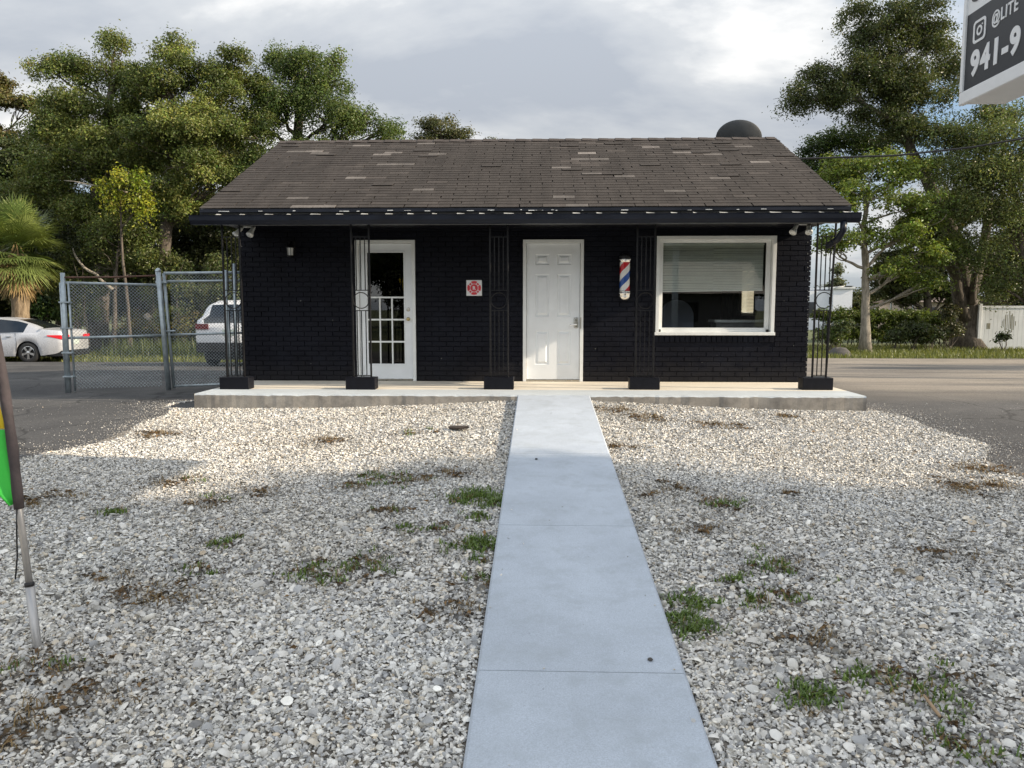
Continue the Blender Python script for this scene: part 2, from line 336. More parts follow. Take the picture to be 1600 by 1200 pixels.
def tag(o, label=None, cat=None, group=None, kind=None):
    if label: o['label'] = label
    if cat: o['category'] = cat
    if group: o['group'] = group
    if kind: o['kind'] = kind
    return o
def empty(name, loc, label, cat, rz=0, group=None):
    o = bpy.data.objects.new(name, None); COL.objects.link(o); o.location = loc; o.rotation_euler = (0, 0, rz)
    o.empty_display_size = .2
    return tag(o, label, cat, group)
def np_mesh(name, verts, faces, cols, material, parent=None, smooth=False, kind=None):
    """verts (n,3), faces (m,k) with k fixed, cols (n,3)"""
    me = bpy.data.meshes.new(name); n, (m, k) = len(verts), faces.shape
    me.vertices.add(n); me.vertices.foreach_set('co', np.asarray(verts, np.float32).ravel())
    me.loops.add(m*k); me.loops.foreach_set('vertex_index', faces.astype(np.int32).ravel())
    me.polygons.add(m); me.polygons.foreach_set('loop_start', np.arange(0, m*k, k, dtype=np.int32))
    me.polygons.foreach_set('use_smooth', np.full(m, bool(smooth)))
    if cols is not None:
        a = me.color_attributes.new('Col', 'FLOAT_COLOR', 'POINT')
        c = np.ones((n, 4), np.float32); c[:, :3] = cols; a.data.foreach_set('color', c.ravel())
    me.materials.append(material); me.update(calc_edges=True)
    return link(name, me, parent)
def sheet(name, xs, ys, dz, material, mask=None):
    X, Y = np.meshgrid(xs, ys); Z = gz(X, Y) + dz
    V = np.stack([X, Y, Z], -1).reshape(-1, 3); nx = len(xs)
    i, j = np.meshgrid(np.arange(nx-1), np.arange(len(ys)-1)); a = (j*nx+i).ravel()
    F = np.stack([a, a+1, a+nx+1, a+nx], -1)
    if mask is not None: F = F[mask(V[F].mean(1))]
    return np_mesh(name, V, F, None, material, smooth=True)
def fine(a, b, step): return list(np.arange(a, b+1e-6, step))

# ------------------------------------------------------------------ the setting: ground, lot, gravel bed, path, porch slab
gy = [-400, -120, -50, -20] + fine(-10, 14, .5) + fine(15, 40, 1) + [50, 65, 80, 120, 200, 400, 600]
gx = [-500, -200, -80, -40, -25] + fine(-15, 15, .5) + [25, 40, 80, 200, 500]
tag(sheet('ground', gx, gy, -.03, M['grassground']), kind='structure')
lx = [-45, -30, -20] + fine(-15, 15, .5) + [20, 30, 45]
ly = [-6, -4, -2] + fine(0, 14, .5) + fine(15, 24, 1) + [24.6, 25.6, 26.6, 27.4]
def lot_mask(c): return (c[:, 1] < 24.7) | (c[:, 0] > -3)
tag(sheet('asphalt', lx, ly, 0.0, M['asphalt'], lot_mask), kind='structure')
GXL, GXR = -4.62, 4.25
tag(sheet('gravel_bed', fine(GXL+.05, GXR-.02, .23), fine(-2, 9.72, .3), .006, M['soil']), kind='structure')

PX0, PX1, PY1 = -.266, .644, 9.60
def path_z(y): return -.525 + (y-2.57)*(.525/(PY1-2.57))
b = MB(); joints = [-2.0, -.45, 1.25, 3.21, 5.0, 6.82, 8.35, PY1]
for y0, y1 in zip(joints[:-1], joints[1:]):
    g = .0028; a0, a1 = y0+g, y1-(g if y1 < PY1 else 0)
    def cs(y):
        z = path_z(y) - (0.002 if y1 == PY1 else 0)
        return [(PX0, y, z-.16), (PX0, y, z-.012), (PX0+.012, y, z), (PX1-.012, y, z), (PX1, y, z-.012), (PX1, y, z-.16)]
    vs = cs(a0)+cs(a1); b.add(vs, [(i, i+1, i+7, i+6) for i in range(5)] + [(0, 1, 2, 3, 4, 5), (11, 10, 9, 8, 7, 6)])
b.mi = 1
tag(recalc(b.build('path', [M['path'], M['dark']])), kind='structure')
bj = MB()
# porch slab: painted top, rough raw sides with an uneven edge
SX0, SX1, SY0, SY1 = -4.40, 4.07, 9.62, 11.40
def slab():
    b = MB(); n = 160; xs = np.linspace(SX0, SX1, n)
    e = .012*np.convolve(rng.normal(size=n+8), np.ones(5)/5, 'valid')[:n]
    rows = []
    for k, (dy, z) in enumerate(((0.0, -.34), (.0, -.06), (.0, -.02), (.012, 0.0), (.60, 0.0), (SY1-SY0, 0.0))):
        r = []
        for i, x in enumerate(xs):
            j = e[i]*(1 if k < 3 else (.6 if k == 3 else 0)); r.append((x, SY0+dy+j, z + (rng.normal()*.003 if 0 < k < 3 else 0)))
        rows.append(r)
    vs = [v for r in rows for v in r]; fs = []; ms = []
    for k in range(len(rows)-1):
        for i in range(n-1): fs.append((k*n+i, k*n+i+1, (k+1)*n+i+1, (k+1)*n+i)); ms.append(0 if k < 2 else (2 if k == 4 else 1))
    b.add(vs, fs); b.m = ms
    for x, sgn in ((SX0, -1), (SX1, 1)):
        b.mi = 0; b.add([(x, SY0, -.34), (x, SY1, -.34), (x, SY1, 0), (x, SY0, 0)], [(0, 1, 2, 3)])
    o = b.build('porch_slab', [M['slabside'], M['slabtop'], M['floor']]); return tag(o, kind='structure')
slab()

# ------------------------------------------------------------------ the shop building
WY = 11.42; WX0, WX1 = -4.47, 3.95; WB = 16.2; WTOP = 2.62; EAVE_Y, RIDGE_Y = 10.12, 13.45
EZ, RZ = 2.385, 3.93; RX0, RX1 = -4.47, 3.99
shop = empty('barber_shop', (0, WY, 0), 'small black painted brick shop with brown shingle roof behind a narrow porch', 'building')
D1 = (-2.72, -1.83, -.0, 2.085); D2 = (-.235, .655, 0, 2.085); WN = (1.715, 3.44, .69, 2.13)
opens = [D1, D2, WN]
b = MB(); MY = WY+.012       # mortar face just behind the brick face
xs = sorted({WX0+.02, WX1-.02, *[o[0] for o in opens], *[o[1] for o in opens]})
for x0, x1 in zip(xs[:-1], xs[1:]):
    op = [o for o in opens if o[0] <= x0+1e-6 and o[1] >= x1-1e-6]
    if op:
        o = op[0]
        if o[2] > .01: b.box(x0, x1, MY, MY+.2, -.25, o[2])
        b.box(x0, x1, MY, MY+.2, o[3], WTOP)
    else: b.box(x0, x1, MY, MY+.2, -.25, WTOP)
CH, BL = .0735, .2135
def put_brick(x0, x1, z0, z1):
    d = random.gauss(0, .0013); b.box(x0+.004, x1-.004, WY+d, MY+.02, z0+.0045, z1-.0045, .003)
z = .005; row = 0
rowlock = (WN[0]-.02, WN[1]+.02, WN[2]-.107, WN[2]-.002)
while z < 2.30:
    x = WX0 - (BL/2 if row % 2 else 0)
    while x < WX1:
        segs = [(max(x, WX0), min(x+BL, WX1))]
        for o in opens + [rowlock]:
            if z+CH > o[2]+.004 and z < o[3]-.004:
                ns = []
                for s0, s1 in segs:
                    if s1 <= o[0] or s0 >= o[1]: ns.append((s0, s1)); continue
                    if s0 < o[0]: ns.append((s0, o[0]))
                    if s1 > o[1]: ns.append((o[1], s1))
                segs = ns
        for s0, s1 in segs:
            if s1-s0 > .025: put_brick(s0, s1, z, z+CH)
        x += BL
    z += CH; row += 1
x = rowlock[0]
while x < rowlock[1]-.03:
    d = random.uniform(.006, .012); b.box(x+.004, x+.072, WY-d, MY+.02, rowlock[2]+.004, rowlock[3], .003); x += .0765
recalc(b.build('wall', M['brick'], shop))
b = MB()
for px, py in [(1097, 566), (486, 568), (470, 470), (1120, 555), (690, 560), (930, 545), (1225, 470), (1240, 540), (520, 500)] + [(1262, random.uniform(370, 590)) for _ in range(26)] + [(378, random.uniform(380, 585)) for _ in range(8)]:
    q = pt(px, py, WY); x_ = min(max(q.x, WX0+.012), WX1-.012); r_ = random.uniform(.003, .008); b.prism([(x_+r_*random.uniform(.5, 1.2)*math.cos(t), q.z+r_*random.uniform(.5, 1.2)*math.sin(t)) for t in np.linspace(0, 2*math.pi, 8)[:-1]], WY-.0055, WY+.01)
recalc(b.build('paint_chips', M['chip_sun_white'], shop))
# side and back walls with gables, interior lining and floor
b = MB()
rise = (RZ-EZ)/(RIDGE_Y-EAVE_Y)
def rz_at(y): return RZ - abs(y-RIDGE_Y)*rise
b.prism([(WY+.215, -.3), (WB, -.3), (WB, rz_at(WB)-.16), (RIDGE_Y, RZ-.16), (WY+.215, rz_at(WY+.215)-.16)], WX0, WX0+.2, 'x')
SW = (13.65, 14.65, .95, 1.9)      # side window whose blind is seen through the front one
b.box(WX1-.2, WX1, WY+.215, WB, -.3, SW[2]); b.box(WX1-.2, WX1, WY+.215, SW[0], SW[2], SW[3]); b.box(WX1-.2, WX1, SW[1], WB, SW[2], SW[3])
b.prism([(WY+.215, SW[3]), (WB, SW[3]), (WB, rz_at(WB)-.16), (RIDGE_Y, RZ-.16), (WY+.215, rz_at(WY+.215)-.16)], WX1-.2, WX1, 'x')
b.box(WX0+.2, WX1-.2, WB-.2, WB, -.3, 2.5)
recalc(b.build('side_wall', M['brick'], shop)); 
b = MB(); b.box(WX0+.2, WX1-.2, WY+.22, WB-.21, -.06, -.01); b.box(WX0+.2, WX1-.2, WY+.22, WB-.21, 2.40, 2.44)
b.build('interior_lining', M['interior'], shop)
rw = MB()
for q in ((SW[0], SW[0]+.05, SW[2], SW[3]), (SW[1]-.05, SW[1], SW[2], SW[3]), (SW[0]+.05, SW[1]-.05, SW[2], SW[2]+.05), (SW[0]+.05, SW[1]-.05, SW[3]-.05, SW[3])): rw.box(WX1-.15, WX1+.02, q[0]+.001, q[1]-.001, q[2]+.001, q[3]-.001)
sw = rw.build('side_window', M['white'], shop)
rw = MB()
for k in range(33): z_ = SW[2]+.06+k*.0255; rw.add([(WX1-.165, SW[0]+.03, z_), (WX1-.165, SW[1]-.03, z_), (WX1-.150, SW[1]-.03, z_+.020), (WX1-.150, SW[0]+.03, z_+.020)], [(0, 1, 2, 3)])
rw.build('side_blind', M['thinblind'], sw)
rw = MB(); rw.box(WX1-.08, WX1-.074, SW[0]+.051, SW[1]-.051, SW[2]+.051, SW[3]-.051); rw.build('pane', M['glass'], sw)
# roof: deck, individually laid shingles, fascia, rafter tails, soffit boards
b = MB(); t = .05
b.prism([(EAVE_Y+.03, EZ-t-.02), (RIDGE_Y, RZ-t-.02), (2*RIDGE_Y-EAVE_Y, EZ-t-.02), (2*RIDGE_Y-EAVE_Y, EZ-.012), (RIDGE_Y, RZ-.012), (EAVE_Y+.03, EZ-.012)], RX0+.02, RX1-.02, 'x')
roof = recalc(b.build('roof', M['dark'], shop))
sl_len = math.hypot(RIDGE_Y-EAVE_Y, RZ-EZ); su = Vector((0, (RIDGE_Y-EAVE_Y)/sl_len, (RZ-EZ)/sl_len)); sn = Vector((0, -su.z, su.y))
EXPO = .122; ncourse = int(sl_len/EXPO)
SV, SF, SCOL = [], [], []
base_c = np.array((.046, .0395, .035))
pale = {}
for (px, py, n) in [(665, 205, 3), (640, 254, 2), (470, 262, 2), (905, 262, 2), (880, 275, 3), (895, 250, 2), (950, 222, 3), (1085, 224, 4), (1045, 232, 3), (1115, 238, 3), (1050, 253, 4), (1170, 268, 2), (1185, 268, 2), (545, 234, 4), (560, 268, 5), (590, 252, 4), (545, 290, 3), (650, 232, 2), (700, 230, 3), (1080, 292, 2), (1100, 318, 4), (430, 325, 4), (560, 322, 3), (985, 238, 2), (460, 246, 3), (740, 228, 2), (820, 226, 2)]:
    # pale replaced tabs at their place on the slope
    f = (py-222)/(325-222); c = int((1-f)**.9*ncourse); Yh = EAVE_Y + (1-f)**.85*(RIDGE_Y-EAVE_Y); x = pt(px, py, Yh).x
    for k in range(n): 
        if random.random() < .8: pale[(c + random.choice((0, 0, 1)), round((x + k*.21)/.3))] = random.choice((1.25, 1.35, 1.5, 1.8, 2.3))
for face in (0, 1):
    for c in range(ncourse+1):
        s0 = c*EXPO; s1 = min(s0+EXPO*1.5, sl_len); off = (c % 2)*.15 + random.uniform(-.02, .02); x = RX0 - off
        sag = random.gauss(0, .002); crow = random.gauss(1, .035)
        while x < RX1:
            w = .3; x0, x1 = max(x, RX0)+.004, min(x+w, RX1)-.004
            if x1-x0 > .03:
                dx = random.gauss(0, .004); d0 = s0 + sag + random.gauss(0, .003) - (random.random() < .02)*random.uniform(.005, .02)
                lift = .011 + abs(random.gauss(0, .0006)) + (random.random() < .025)*.010
                k = pale.get((c, round(x/.3)), 1.0)*crow*random.uniform(.93, 1.07)*(random.choice((1.2, 1.35, 1.55)) if random.random() < .07 else 1)
                col = base_c*k if k < 1.6 else np.array((.105, .094, .085))*k*.62
                o = len(SV)
                for (sv, h) in ((d0, lift), (s1, .004), (d0, lift-.009), (s1, -.004)):
                    for xx in (x0, x1):
                        p = Vector((xx+dx, EAVE_Y, EZ)) + su*sv + sn*h
                        if face: p.y = 2*RIDGE_Y - p.y
                        SV.append(p[:]); SCOL.append(col)
                SF += [(o, o+1, o+3, o+2), (o, o+4, o+5, o+1), (o, o+2, o+6, o+4), (o+1, o+5, o+7, o+3)]
            x += w
np_mesh('shingles', np.array(SV), np.array(SF), np.array(SCOL), M['shingle'], roof)
b = MB()     # ridge cap shingles
for k in range(int((RX1-RX0)/.14)):
    x = RX0+.01+k*.14; h = .02+.006*(k % 2)
    b.add([(x, RIDGE_Y-.13, RZ-.13*rise+h), (x+.16, RIDGE_Y-.13, RZ-.13*rise+h-.004), (x+.16, RIDGE_Y, RZ+h), (x, RIDGE_Y, RZ+h+.004), (x+.16, RIDGE_Y+.13, RZ-.13*rise+h), (x, RIDGE_Y+.13, RZ-.13*rise+h)],
          [(0, 1, 2, 3), (3, 2, 4, 5)])
o = b.build('ridge_cap', M['shingle'], roof); a = o.data.color_attributes.new('Col', 'FLOAT_COLOR', 'POINT')
for d in a.data: d.color = (.065, .055, .05, 1)
b = MB(); b.box(RX0+.01, RX1-.01, EAVE_Y+.002, EAVE_Y+.03, EZ-.046, EZ-.004)
for s in (0, 1):      # rake boards down both gables
    for x0, x1 in ((RX0, RX0+.02), (RX1-.02, RX1)):
        y0 = EAVE_Y+.03 if s == 0 else 2*RIDGE_Y-EAVE_Y
        b.prism([(y0, EZ-.15), (y0, EZ-.012), (RIDGE_Y, RZ-.012), (RIDGE_Y, RZ-.15)], x0, x1, 'x')
recalc(b.build('fascia', M['gutter'], roof))
b = MB(); x = RX0+.2
while x < RX1-.1:
    b.prism([(EAVE_Y+.04, EZ-.19), (EAVE_Y+.04, EZ-.10), (WY-.02, rz_at(WY)-.10), (WY-.02, rz_at(WY)-.24)], x, x+.042, 'x'); x += .405
recalc(b.build('rafter_tails', M['black'], roof))
b = MB(); b.prism([(EAVE_Y+.16, EZ-.20), (EAVE_Y+.16, EZ-.005), (EAVE_Y+.18, EZ-.005), (EAVE_Y+.18, EZ-.20)], RX0+.21, RX1-.1, 'x')
recalc(b.build('soffit_board', M['soffit'], roof))
b = MB(); b.box(RX0+.06, RX1-.06, EAVE_Y+.34, WY-.004, 2.245, 2.27); b.build('porch_ceiling', M['black'], shop)
b = MB()     # small white flecks along the drip edge
for k in range(26):
    x = random.uniform(RX0+.1, RX1-.3); w = random.uniform(.02, .09); zc = EZ-.046+random.uniform(0, .012)
    b.box(x, x+w, EAVE_Y-.001, EAVE_Y+.0025, zc, zc+random.uniform(.003, .010))
b.build('eave_flecks', M['white'], roof)
GY0, GY1, GZ0, GZ1 = EAVE_Y-.13, EAVE_Y-.01, 2.172, 2.29
b = MB(); pr = [(GY1, GZ1-.002), (GY1, GZ0), (GY0+.045, GZ0), (GY0+.006, GZ0+.05), (GY0, GZ1-.02), (GY0-.006, GZ1), (GY0+.008, GZ1), (GY0+.014, GZ1-.02), (GY0+.02, GZ0+.05), (GY0+.05, GZ0+.008), (GY1-.008, GZ0+.008), (GY1-.008, GZ1-.002)]
b.prism(pr, -4.545, 4.06, 'x')
for x in (-4.545, 4.056): b.prism([(GY1, GZ1-.004), (GY1, GZ0), (GY0+.045, GZ0), (GY0+.006, GZ0+.05), (GY0, GZ1-.01)], x-.002, x+.006, 'x')
gut = recalc(b.build('gutter', M['gutter'], shop))
b = MB(); x = -4.2  # pale wedges stand in for sun patches along the gutter top
while x < 4.0:
    w = random.uniform(.03, .13); x += random.uniform(-.03, .03); b.add([(x, GY0+.016, GZ1-.006), (x+w, GY0+.016, GZ1+.004), (x+w, GY1-.012, GZ1+.02), (x, GY1-.012, GZ1+.026), (x, GY0+.016, GZ1-.014), (x+w, GY0+.016, GZ1-.004), (x+w, GY1-.012, GZ1+.01), (x, GY1-.012, GZ1+.016)], [(0, 1, 2, 3), (7, 6, 5, 4), (0, 4, 5, 1), (1, 5, 6, 2), (2, 6, 7, 3), (3, 7, 4, 0)]); x += .31
b.build('gutter_sun_patches', M['chip_sun_white'], gut)
b = MB(); b.tube([(3.86, GY0+.06, GZ0+.01), (3.86, GY0+.06, GZ0-.10), (3.83, GY0+.13, GZ0-.20), (3.78, GY0+.34, GZ0-.27)], .042, 10)
b.build('downspout', M['gutter'], gut, smooth=True)

# doors
def frame(b, o, w, y0, y1, bottom=False):
    x0, x1, z0, z1 = o
    b.box(x0, x0+w, y0, y1, z0, z1-w, .002); b.box(x1-w, x1, y0, y1, z0, z1-w, .002); b.box(x0, x1, y0, y1, z1-w, z1, .002)
    if bottom: b.box(x0, x1, y0, y1, z0, z0+w, .002)
def panel(b, x0, x1, z0, z1, y):
    # raised panel: groove bead round a bevelled field
    rings = [(0, 0), (.012, .010), (.026, .010), (.05, -.004), (.055, -.004)]
    vs = []
    for i, d in rings: vs += [(x0+i, y+d, z0+i), (x1-i, y+d, z0+i), (x1-i, y+d, z1-i), (x0+i, y+d, z1-i)]
    fs = [(k*4+j, k*4+(j+1) % 4, k*4+4+(j+1) % 4, k*4+4+j) for k in range(len(rings)-1) for j in range(4)] + [(16, 17, 18, 19)]
    b.add(vs, fs)
def panel_leaf(b, x0, x1, z0, z1, y0, y1, holes):
    xs = sorted({x0, x1, *[h[0] for h in holes], *[h[1] for h in holes]}); zs = sorted({z0, z1, *[h[2] for h in holes], *[h[3] for h in holes]})
    for xa, xb in zip(xs[:-1], xs[1:]):
        for za, zb in zip(zs[:-1], zs[1:]):
            if any(h[0] <= xa+1e-6 and h[1] >= xb-1e-6 and h[2] <= za+1e-6 and h[3] >= zb-1e-6 for h in holes): continue
            b.add([(xa, y0, za), (xb, y0, za), (xb, y0, zb), (xa, y0, zb)], [(0, 1, 2, 3)])
    for h in holes: panel(b, *h, y0)
    b.add([(x0, y0, z0), (x1, y0, z0), (x1, y1, z0), (x0, y1, z0), (x0, y0, z1), (x1, y0, z1), (x1, y1, z1), (x0, y1, z1)], [(0, 3, 2, 1), (4, 5, 6, 7), (2, 3, 7, 6), (0, 4, 7, 3), (1, 2, 6, 5)])
# panelled entrance door
b = MB(); frame(b, D2, .048, WY-.018, WY+.11); dfr = b.build('door_frame', M['white'], shop)
b = MB(); x0, x1 = D2[0]+.053, D2[1]-.053; z0, z1 = .028, 2.033
holes = []
for xa, xb in ((x0+.125, x0+.335), (x1-.335, x1-.125)):
    holes += [(xa, xb, 1.72, 1.875), (xa, xb, .96, 1.585), (xa, xb, .245, .755)]
panel_leaf(b, x0, x1, z0, z1, WY+.03, WY+.075, holes)
door = b.build('panel_door', M['doorwhite'], shop)
b = MB(); b.box(x0, x1, WY+.01, WY+.1, .003, .022); b.build('threshold', M['nickel'], door)
b = MB(); ex, ez = x1-.052, .865
b.box(ex-.034, ex+.034, WY+.008, WY+.03, ez-.075, ez+.085, .012); b.lathe([(.0, .02), (.021, .02), (.024, .0)], 16, Matrix.Translation((ex, WY+.006, ez+.045)) @ Matrix.Rotation(R(90), 4, 'X'))
b.tube([(ex, WY+.01, ez-.02), (ex, WY-.035, ez-.02), (ex-.02, WY-.04, ez-.02), (ex-.095, WY-.04, ez-.026)], [.012, .012, .011, .009], 10)
b.build('handle', M['chrome'], door)
b = MB(); b.box(ex+.055, ex+.075, WY-.024, WY-.0185, ez-.08, ez+.085); b.build('strike_plate', M['nickel'], door)
for zc in (.25, 1.02, 1.78):
    b = MB(); b.tube([(x0-.004, WY+.02, zc-.045), (x0-.004, WY+.02, zc+.045)], .007, 8); b.build('hinge', M['nickel'], door)
# glazed door
b = MB(); frame(b, D1, .048, WY-.018, WY+.11); b.build('door_frame', M['white'], shop)
b = MB(); x0, x1 = D1[0]+.053, D1[1]-.053; gx0, gx1, gz0, gz1 = x0+.115, x1-.125, .255, 1.905
for q in ((x0, gx0, .028, 2.033), (gx1, x1, .028, 2.033), (gx0, gx1, .028, gz0), (gx0, gx1, gz1, 2.033)): b.box(q[0], q[1], WY+.03, WY+.075, q[2], q[3])
fr = .02
for q in ((gx0-fr, gx0, gz0-fr, gz1+fr), (gx1, gx1+fr, gz0-fr, gz1+fr), (gx0, gx1, gz0-fr, gz0), (gx0, gx1, gz1, gz1+fr)): b.box(q[0], q[1], WY+.02, WY+.0305, q[2], q[3], .003)
gd = b.build('glazed_door', M['doorwhite'], shop)
b = MB(); rows = [gz0+(1.245-gz0)*k/3 for k in range(1, 4)]
for xx in (gx0+(gx1-gx0)/3, gx0+2*(gx1-gx0)/3): b.box(xx-.011, xx+.011, WY+.026, WY+.046, gz0, rows[2], .003)
for zz_ in rows: b.box(gx0, gx1, WY+.0235, WY+.0255, zz_-.012, zz_+.012); b.box(gx0, gx1, WY+.047, WY+.049, zz_-.012, zz_+.012); b.box(gx0, gx1, WY+.0255, WY+.047, zz_-.0115, zz_+.0115)
b.build('glazing_bars', M['white'], gd)
b = MB(); b.box(gx0, gx1, WY+.052, WY+.056, gz0, gz1); b.build('pane', M['doorglass'], gd)
b = MB(); hx = x1-.062
for zc, r in ((1.065, .03), (.925, .028)):
    b.lathe([(0, .012), (r*.6, .012), (r, .002), (r, 0)], 18, Matrix.Translation((hx, WY+.03, zc)) @ Matrix.Rotation(R(90), 4, 'X'))
    if zc > 1: b.build('deadbolt', M['nickel'], gd, smooth=True); b = MB()
b.lathe([(0, .062), (.02, .06), (.027, .045), (.02, .03), (.011, .025), (.011, 0)], 18, Matrix.Translation((hx, WY+.03, .925)) @ Matrix.Rotation(R(90), 4, 'X'))
b.build('door_knob', simple('brass', (.55, .45, .22), .25, metal=1), gd, smooth=True)
b = MB(); b.box(x0, x1, WY+.01, WY+.1, .003, .022); b.build('threshold', M['nickel'], gd)
# window
b = MB(); frame(b, WN, .05, WY-.025, WY+.17); b.box(WN[0]-.015, WN[1]+.012, WY-.045, WY+.10, WN[2]-.0005, WN[2]+.045, .004)
win = b.build('window', M['white'], shop)
b = MB(); SWN = (WN[0]+.052, WN[1]-.056, WN[2]+.046, WN[3]-.052); frame(b, SWN, .04, WY+.06, WY+.10, True)
b.box(SWN[0]+.0405, SWN[1]-.0405, WY+.066, WY+.094, SWN[2]+.041, SWN[2]+.062)
b.box(SWN[0]+.0405, SWN[0]+.055, WY+.066, WY+.094, SWN[2]+.063, SWN[3]-.041); b.box(SWN[1]-.065, SWN[1]-.0405, WY+.066, WY+.094, SWN[2]+.063, SWN[3]-.041)
b.build('sash', M['white'], win)
PX = (SWN[0]+.055, SWN[1]-.065, SWN[2]+.062, SWN[3]-.04)
b = MB(); b.box(PX[0]-.002, PX[1]+.002, WY+.078, WY+.083, PX[2]-.002, PX[3]); b.build('pane', M['glass'], win)
b = MB(); nsl = 27; zt = PX[3]-.03
b.box(PX[0]-.01, PX[1]-.02, WY+.11, WY+.14, zt-.002, zt+.026)
for k in range(nsl):
    z0 = zt-.012-k*.0238
    def sl_z(x, k=k): return -(.018*(k/nsl))*(1-(x-PX[0])/(PX[1]-PX[0]))
    for xa, xb in ((PX[0]-.006, (PX[0]+PX[1])/2-.001), ((PX[0]+PX[1])/2-.001, PX[1]-.025)):
        j = random.gauss(0, .0008)
        b.add([(xa, WY+.113, z0-.0115+sl_z(xa)+j), (xb, WY+.113, z0-.0115+sl_z(xb)+j), (xb, WY+.124, z0+.002+sl_z(xb)+j), (xa, WY+.124, z0+.002+sl_z(xa)+j), (xa, WY+.129, z0+.011+sl_z(xa)+j), (xb, WY+.129, z0+.011+sl_z(xb)+j)], [(0, 1, 2, 3), (3, 2, 5, 4)])
zb = zt-.012-nsl*.0238
b.add([(PX[0]-.006, WY+.11, zb-.03), (PX[1]-.025, WY+.11, zb-.012), (PX[1]-.025, WY+.11, zb+.008), (PX[0]-.006, WY+.11, zb-.010),
       (PX[0]-.006, WY+.13, zb-.03), (PX[1]-.025, WY+.13, zb-.012), (PX[1]-.025, WY+.13, zb+.008), (PX[0]-.006, WY+.13, zb-.010)], [(0, 1, 2, 3), (5, 4, 7, 6), (0, 4, 5, 1), (3, 2, 6, 7)])
b.build('blind', M['blind'], win)

ch = empty('barber_chair', (2.25, 12.9, -.01), 'rounded chair back dimly seen inside behind the window glass', 'chair')
b = MB(); b.prism([(1.98+.0, .55), (2.52, .55), (2.52, .95)] + [(2.25+.27*math.cos(t), .95+.27*math.sin(t)) for t in np.linspace(.2, math.pi-.2, 9)] + [(1.98, .95)], 12.66, 12.76); recalc(b.build('backrest', simple('blue_grey_vinyl', (.12, .14, .20), .4), ch))
b = MB(); b.box(1.98, 2.52, 12.765, 13.3, .42, .54, .03); b.build('seat', M['dark'], ch)
b = MB(); b.lathe([(.30, 0), (.30, .03), (.06, .06), (.05, .41)], 20, Matrix.Translation((2.25, 13.0, 0))); b.build('base', M['chrome'], ch, smooth=True)
for sx_ in (1.93, 2.525):
    b = MB(); b.box(sx_, sx_+.045, 12.78, 13.2, .66, .71, .01); b.box(sx_+.01, sx_+.035, 12.95, 13.0, .5, .66); b.build('armrest', M['dark'], ch)
ct = empty('work_counter', (3.2, 12.4, -.01), 'grey counter dimly seen inside at the right of the window', 'counter')
b = MB(); b.box(2.78, 3.6, 12.2, 12.6, -.005, .86); b.build('cabinet', M['soffit'], ct); b = MB(); b.box(2.75, 3.65, 12.17, 12.65, .861, .90, .006); b.build('worktop', M['white'], ct)
# porch posts on blocks
PW = .236
def post_mesh():
    b = MB(); zb, zt = .163, 2.244; h = PW/2
    for x in (-h, h): b.box(x-.0115, x+.0115, -.0115, .0115, zb, zt, .002)
    for z in (zb+.02, 1.055, 1.325, 2.03): b.box(-h+.012, h-.012, -.006, .006, z-.006, z+.006)
    for x in (-h/2, 0, h/2):
        b.box(x-.006, x+.006, -.0055, .0055, zb+.026, 1.049); b.box(x-.006, x+.006, -.0055, .0055, 1.331, 2.024)
    ring = [(.105*math.cos(a), 0, 1.19+.105*math.sin(a)) for a in np.linspace(0, 2*math.pi, 33)]
    b.tube(ring, .0065, 6, cap=False)
    return b
def block_mesh():
    b = MB(); b.box(-.2, .2, -.1, .1, 0, .162, .006); return b
proto = None
for k, (bx, px_, Y) in enumerate(((-4.09, -4.10, 10.24), (-2.385, -2.375, 10.26), (-.535, -.535, 10.34), (1.42, 1.42, 10.38), (3.72, 3.79, 10.42))):
    if proto is None:
        o = post_mesh().build('porch_post', M['iron'], shop, loc=(px_, Y-WY, 0)); blk = block_mesh().build('base_block', M['black'], o, loc=(bx-px_, 0, .0005)); proto = (o, blk)
    else:
        o = proto[0].copy(); COL.objects.link(o); o.parent = shop; o.location = (px_, Y-WY, 0)
        c = proto[1].copy(); COL.objects.link(c); c.parent = o; c.location = (bx-px_, 0, .0005)
    if k == 4:   # the last post's outer bar is bent near its foot
        o.data = o.data.copy()
        for v in o.data.vertices:
            if v.co.x > PW/2-.02: v.co.x -= .055*min(1, (2.244-v.co.z)/1.7)

# ------------------------------------------------------------------ things fixed to the shop
def font(name, txt, size, material, parent, loc, rot, bold=.0, sx=1.0, ext=.002):
    c = bpy.data.curves.new(name, 'FONT'); c.body = txt; c.size = size; c.extrude = ext; c.offset = bold; c.space_character = 1.14; c.resolution_u = 6
    c.materials.append(material); o = bpy.data.objects.new(name, c); COL.objects.link(o); o.parent = parent
    o.matrix_parent_inverse = parent_world(parent).inverted(); o.location = loc; o.rotation_euler = rot; o.scale = (sx, 1, 1)
    bpy.context.view_layer.update(); me = bpy.data.meshes.new_from_object(o.evaluated_get(bpy.context.evaluated_depsgraph_get())); n_ = bpy.data.objects.new(name, me); COL.objects.link(n_)
    n_.parent = parent; n_.matrix_parent_inverse = o.matrix_parent_inverse.copy(); n_.location = o.location; n_.rotation_euler = o.rotation_euler; n_.scale = o.scale; bpy.data.objects.remove(o); return n_
s = empty('fire_marking_sign', (-.957, WY-.006, 1.27), 'square white sign with red cross emblem lettered R on the black brick', 'sign')
b = MB(); b.box(-1.072, -.842, WY-.010, WY-.003, 1.268, 1.498, .002); b.build('sign_plate', M['signwhite'], s)
b = MB(); c0 = (-.957, 1.383)
def polar(r, a): return (c0[0]+r*math.cos(a), c0[1]+r*math.sin(a))
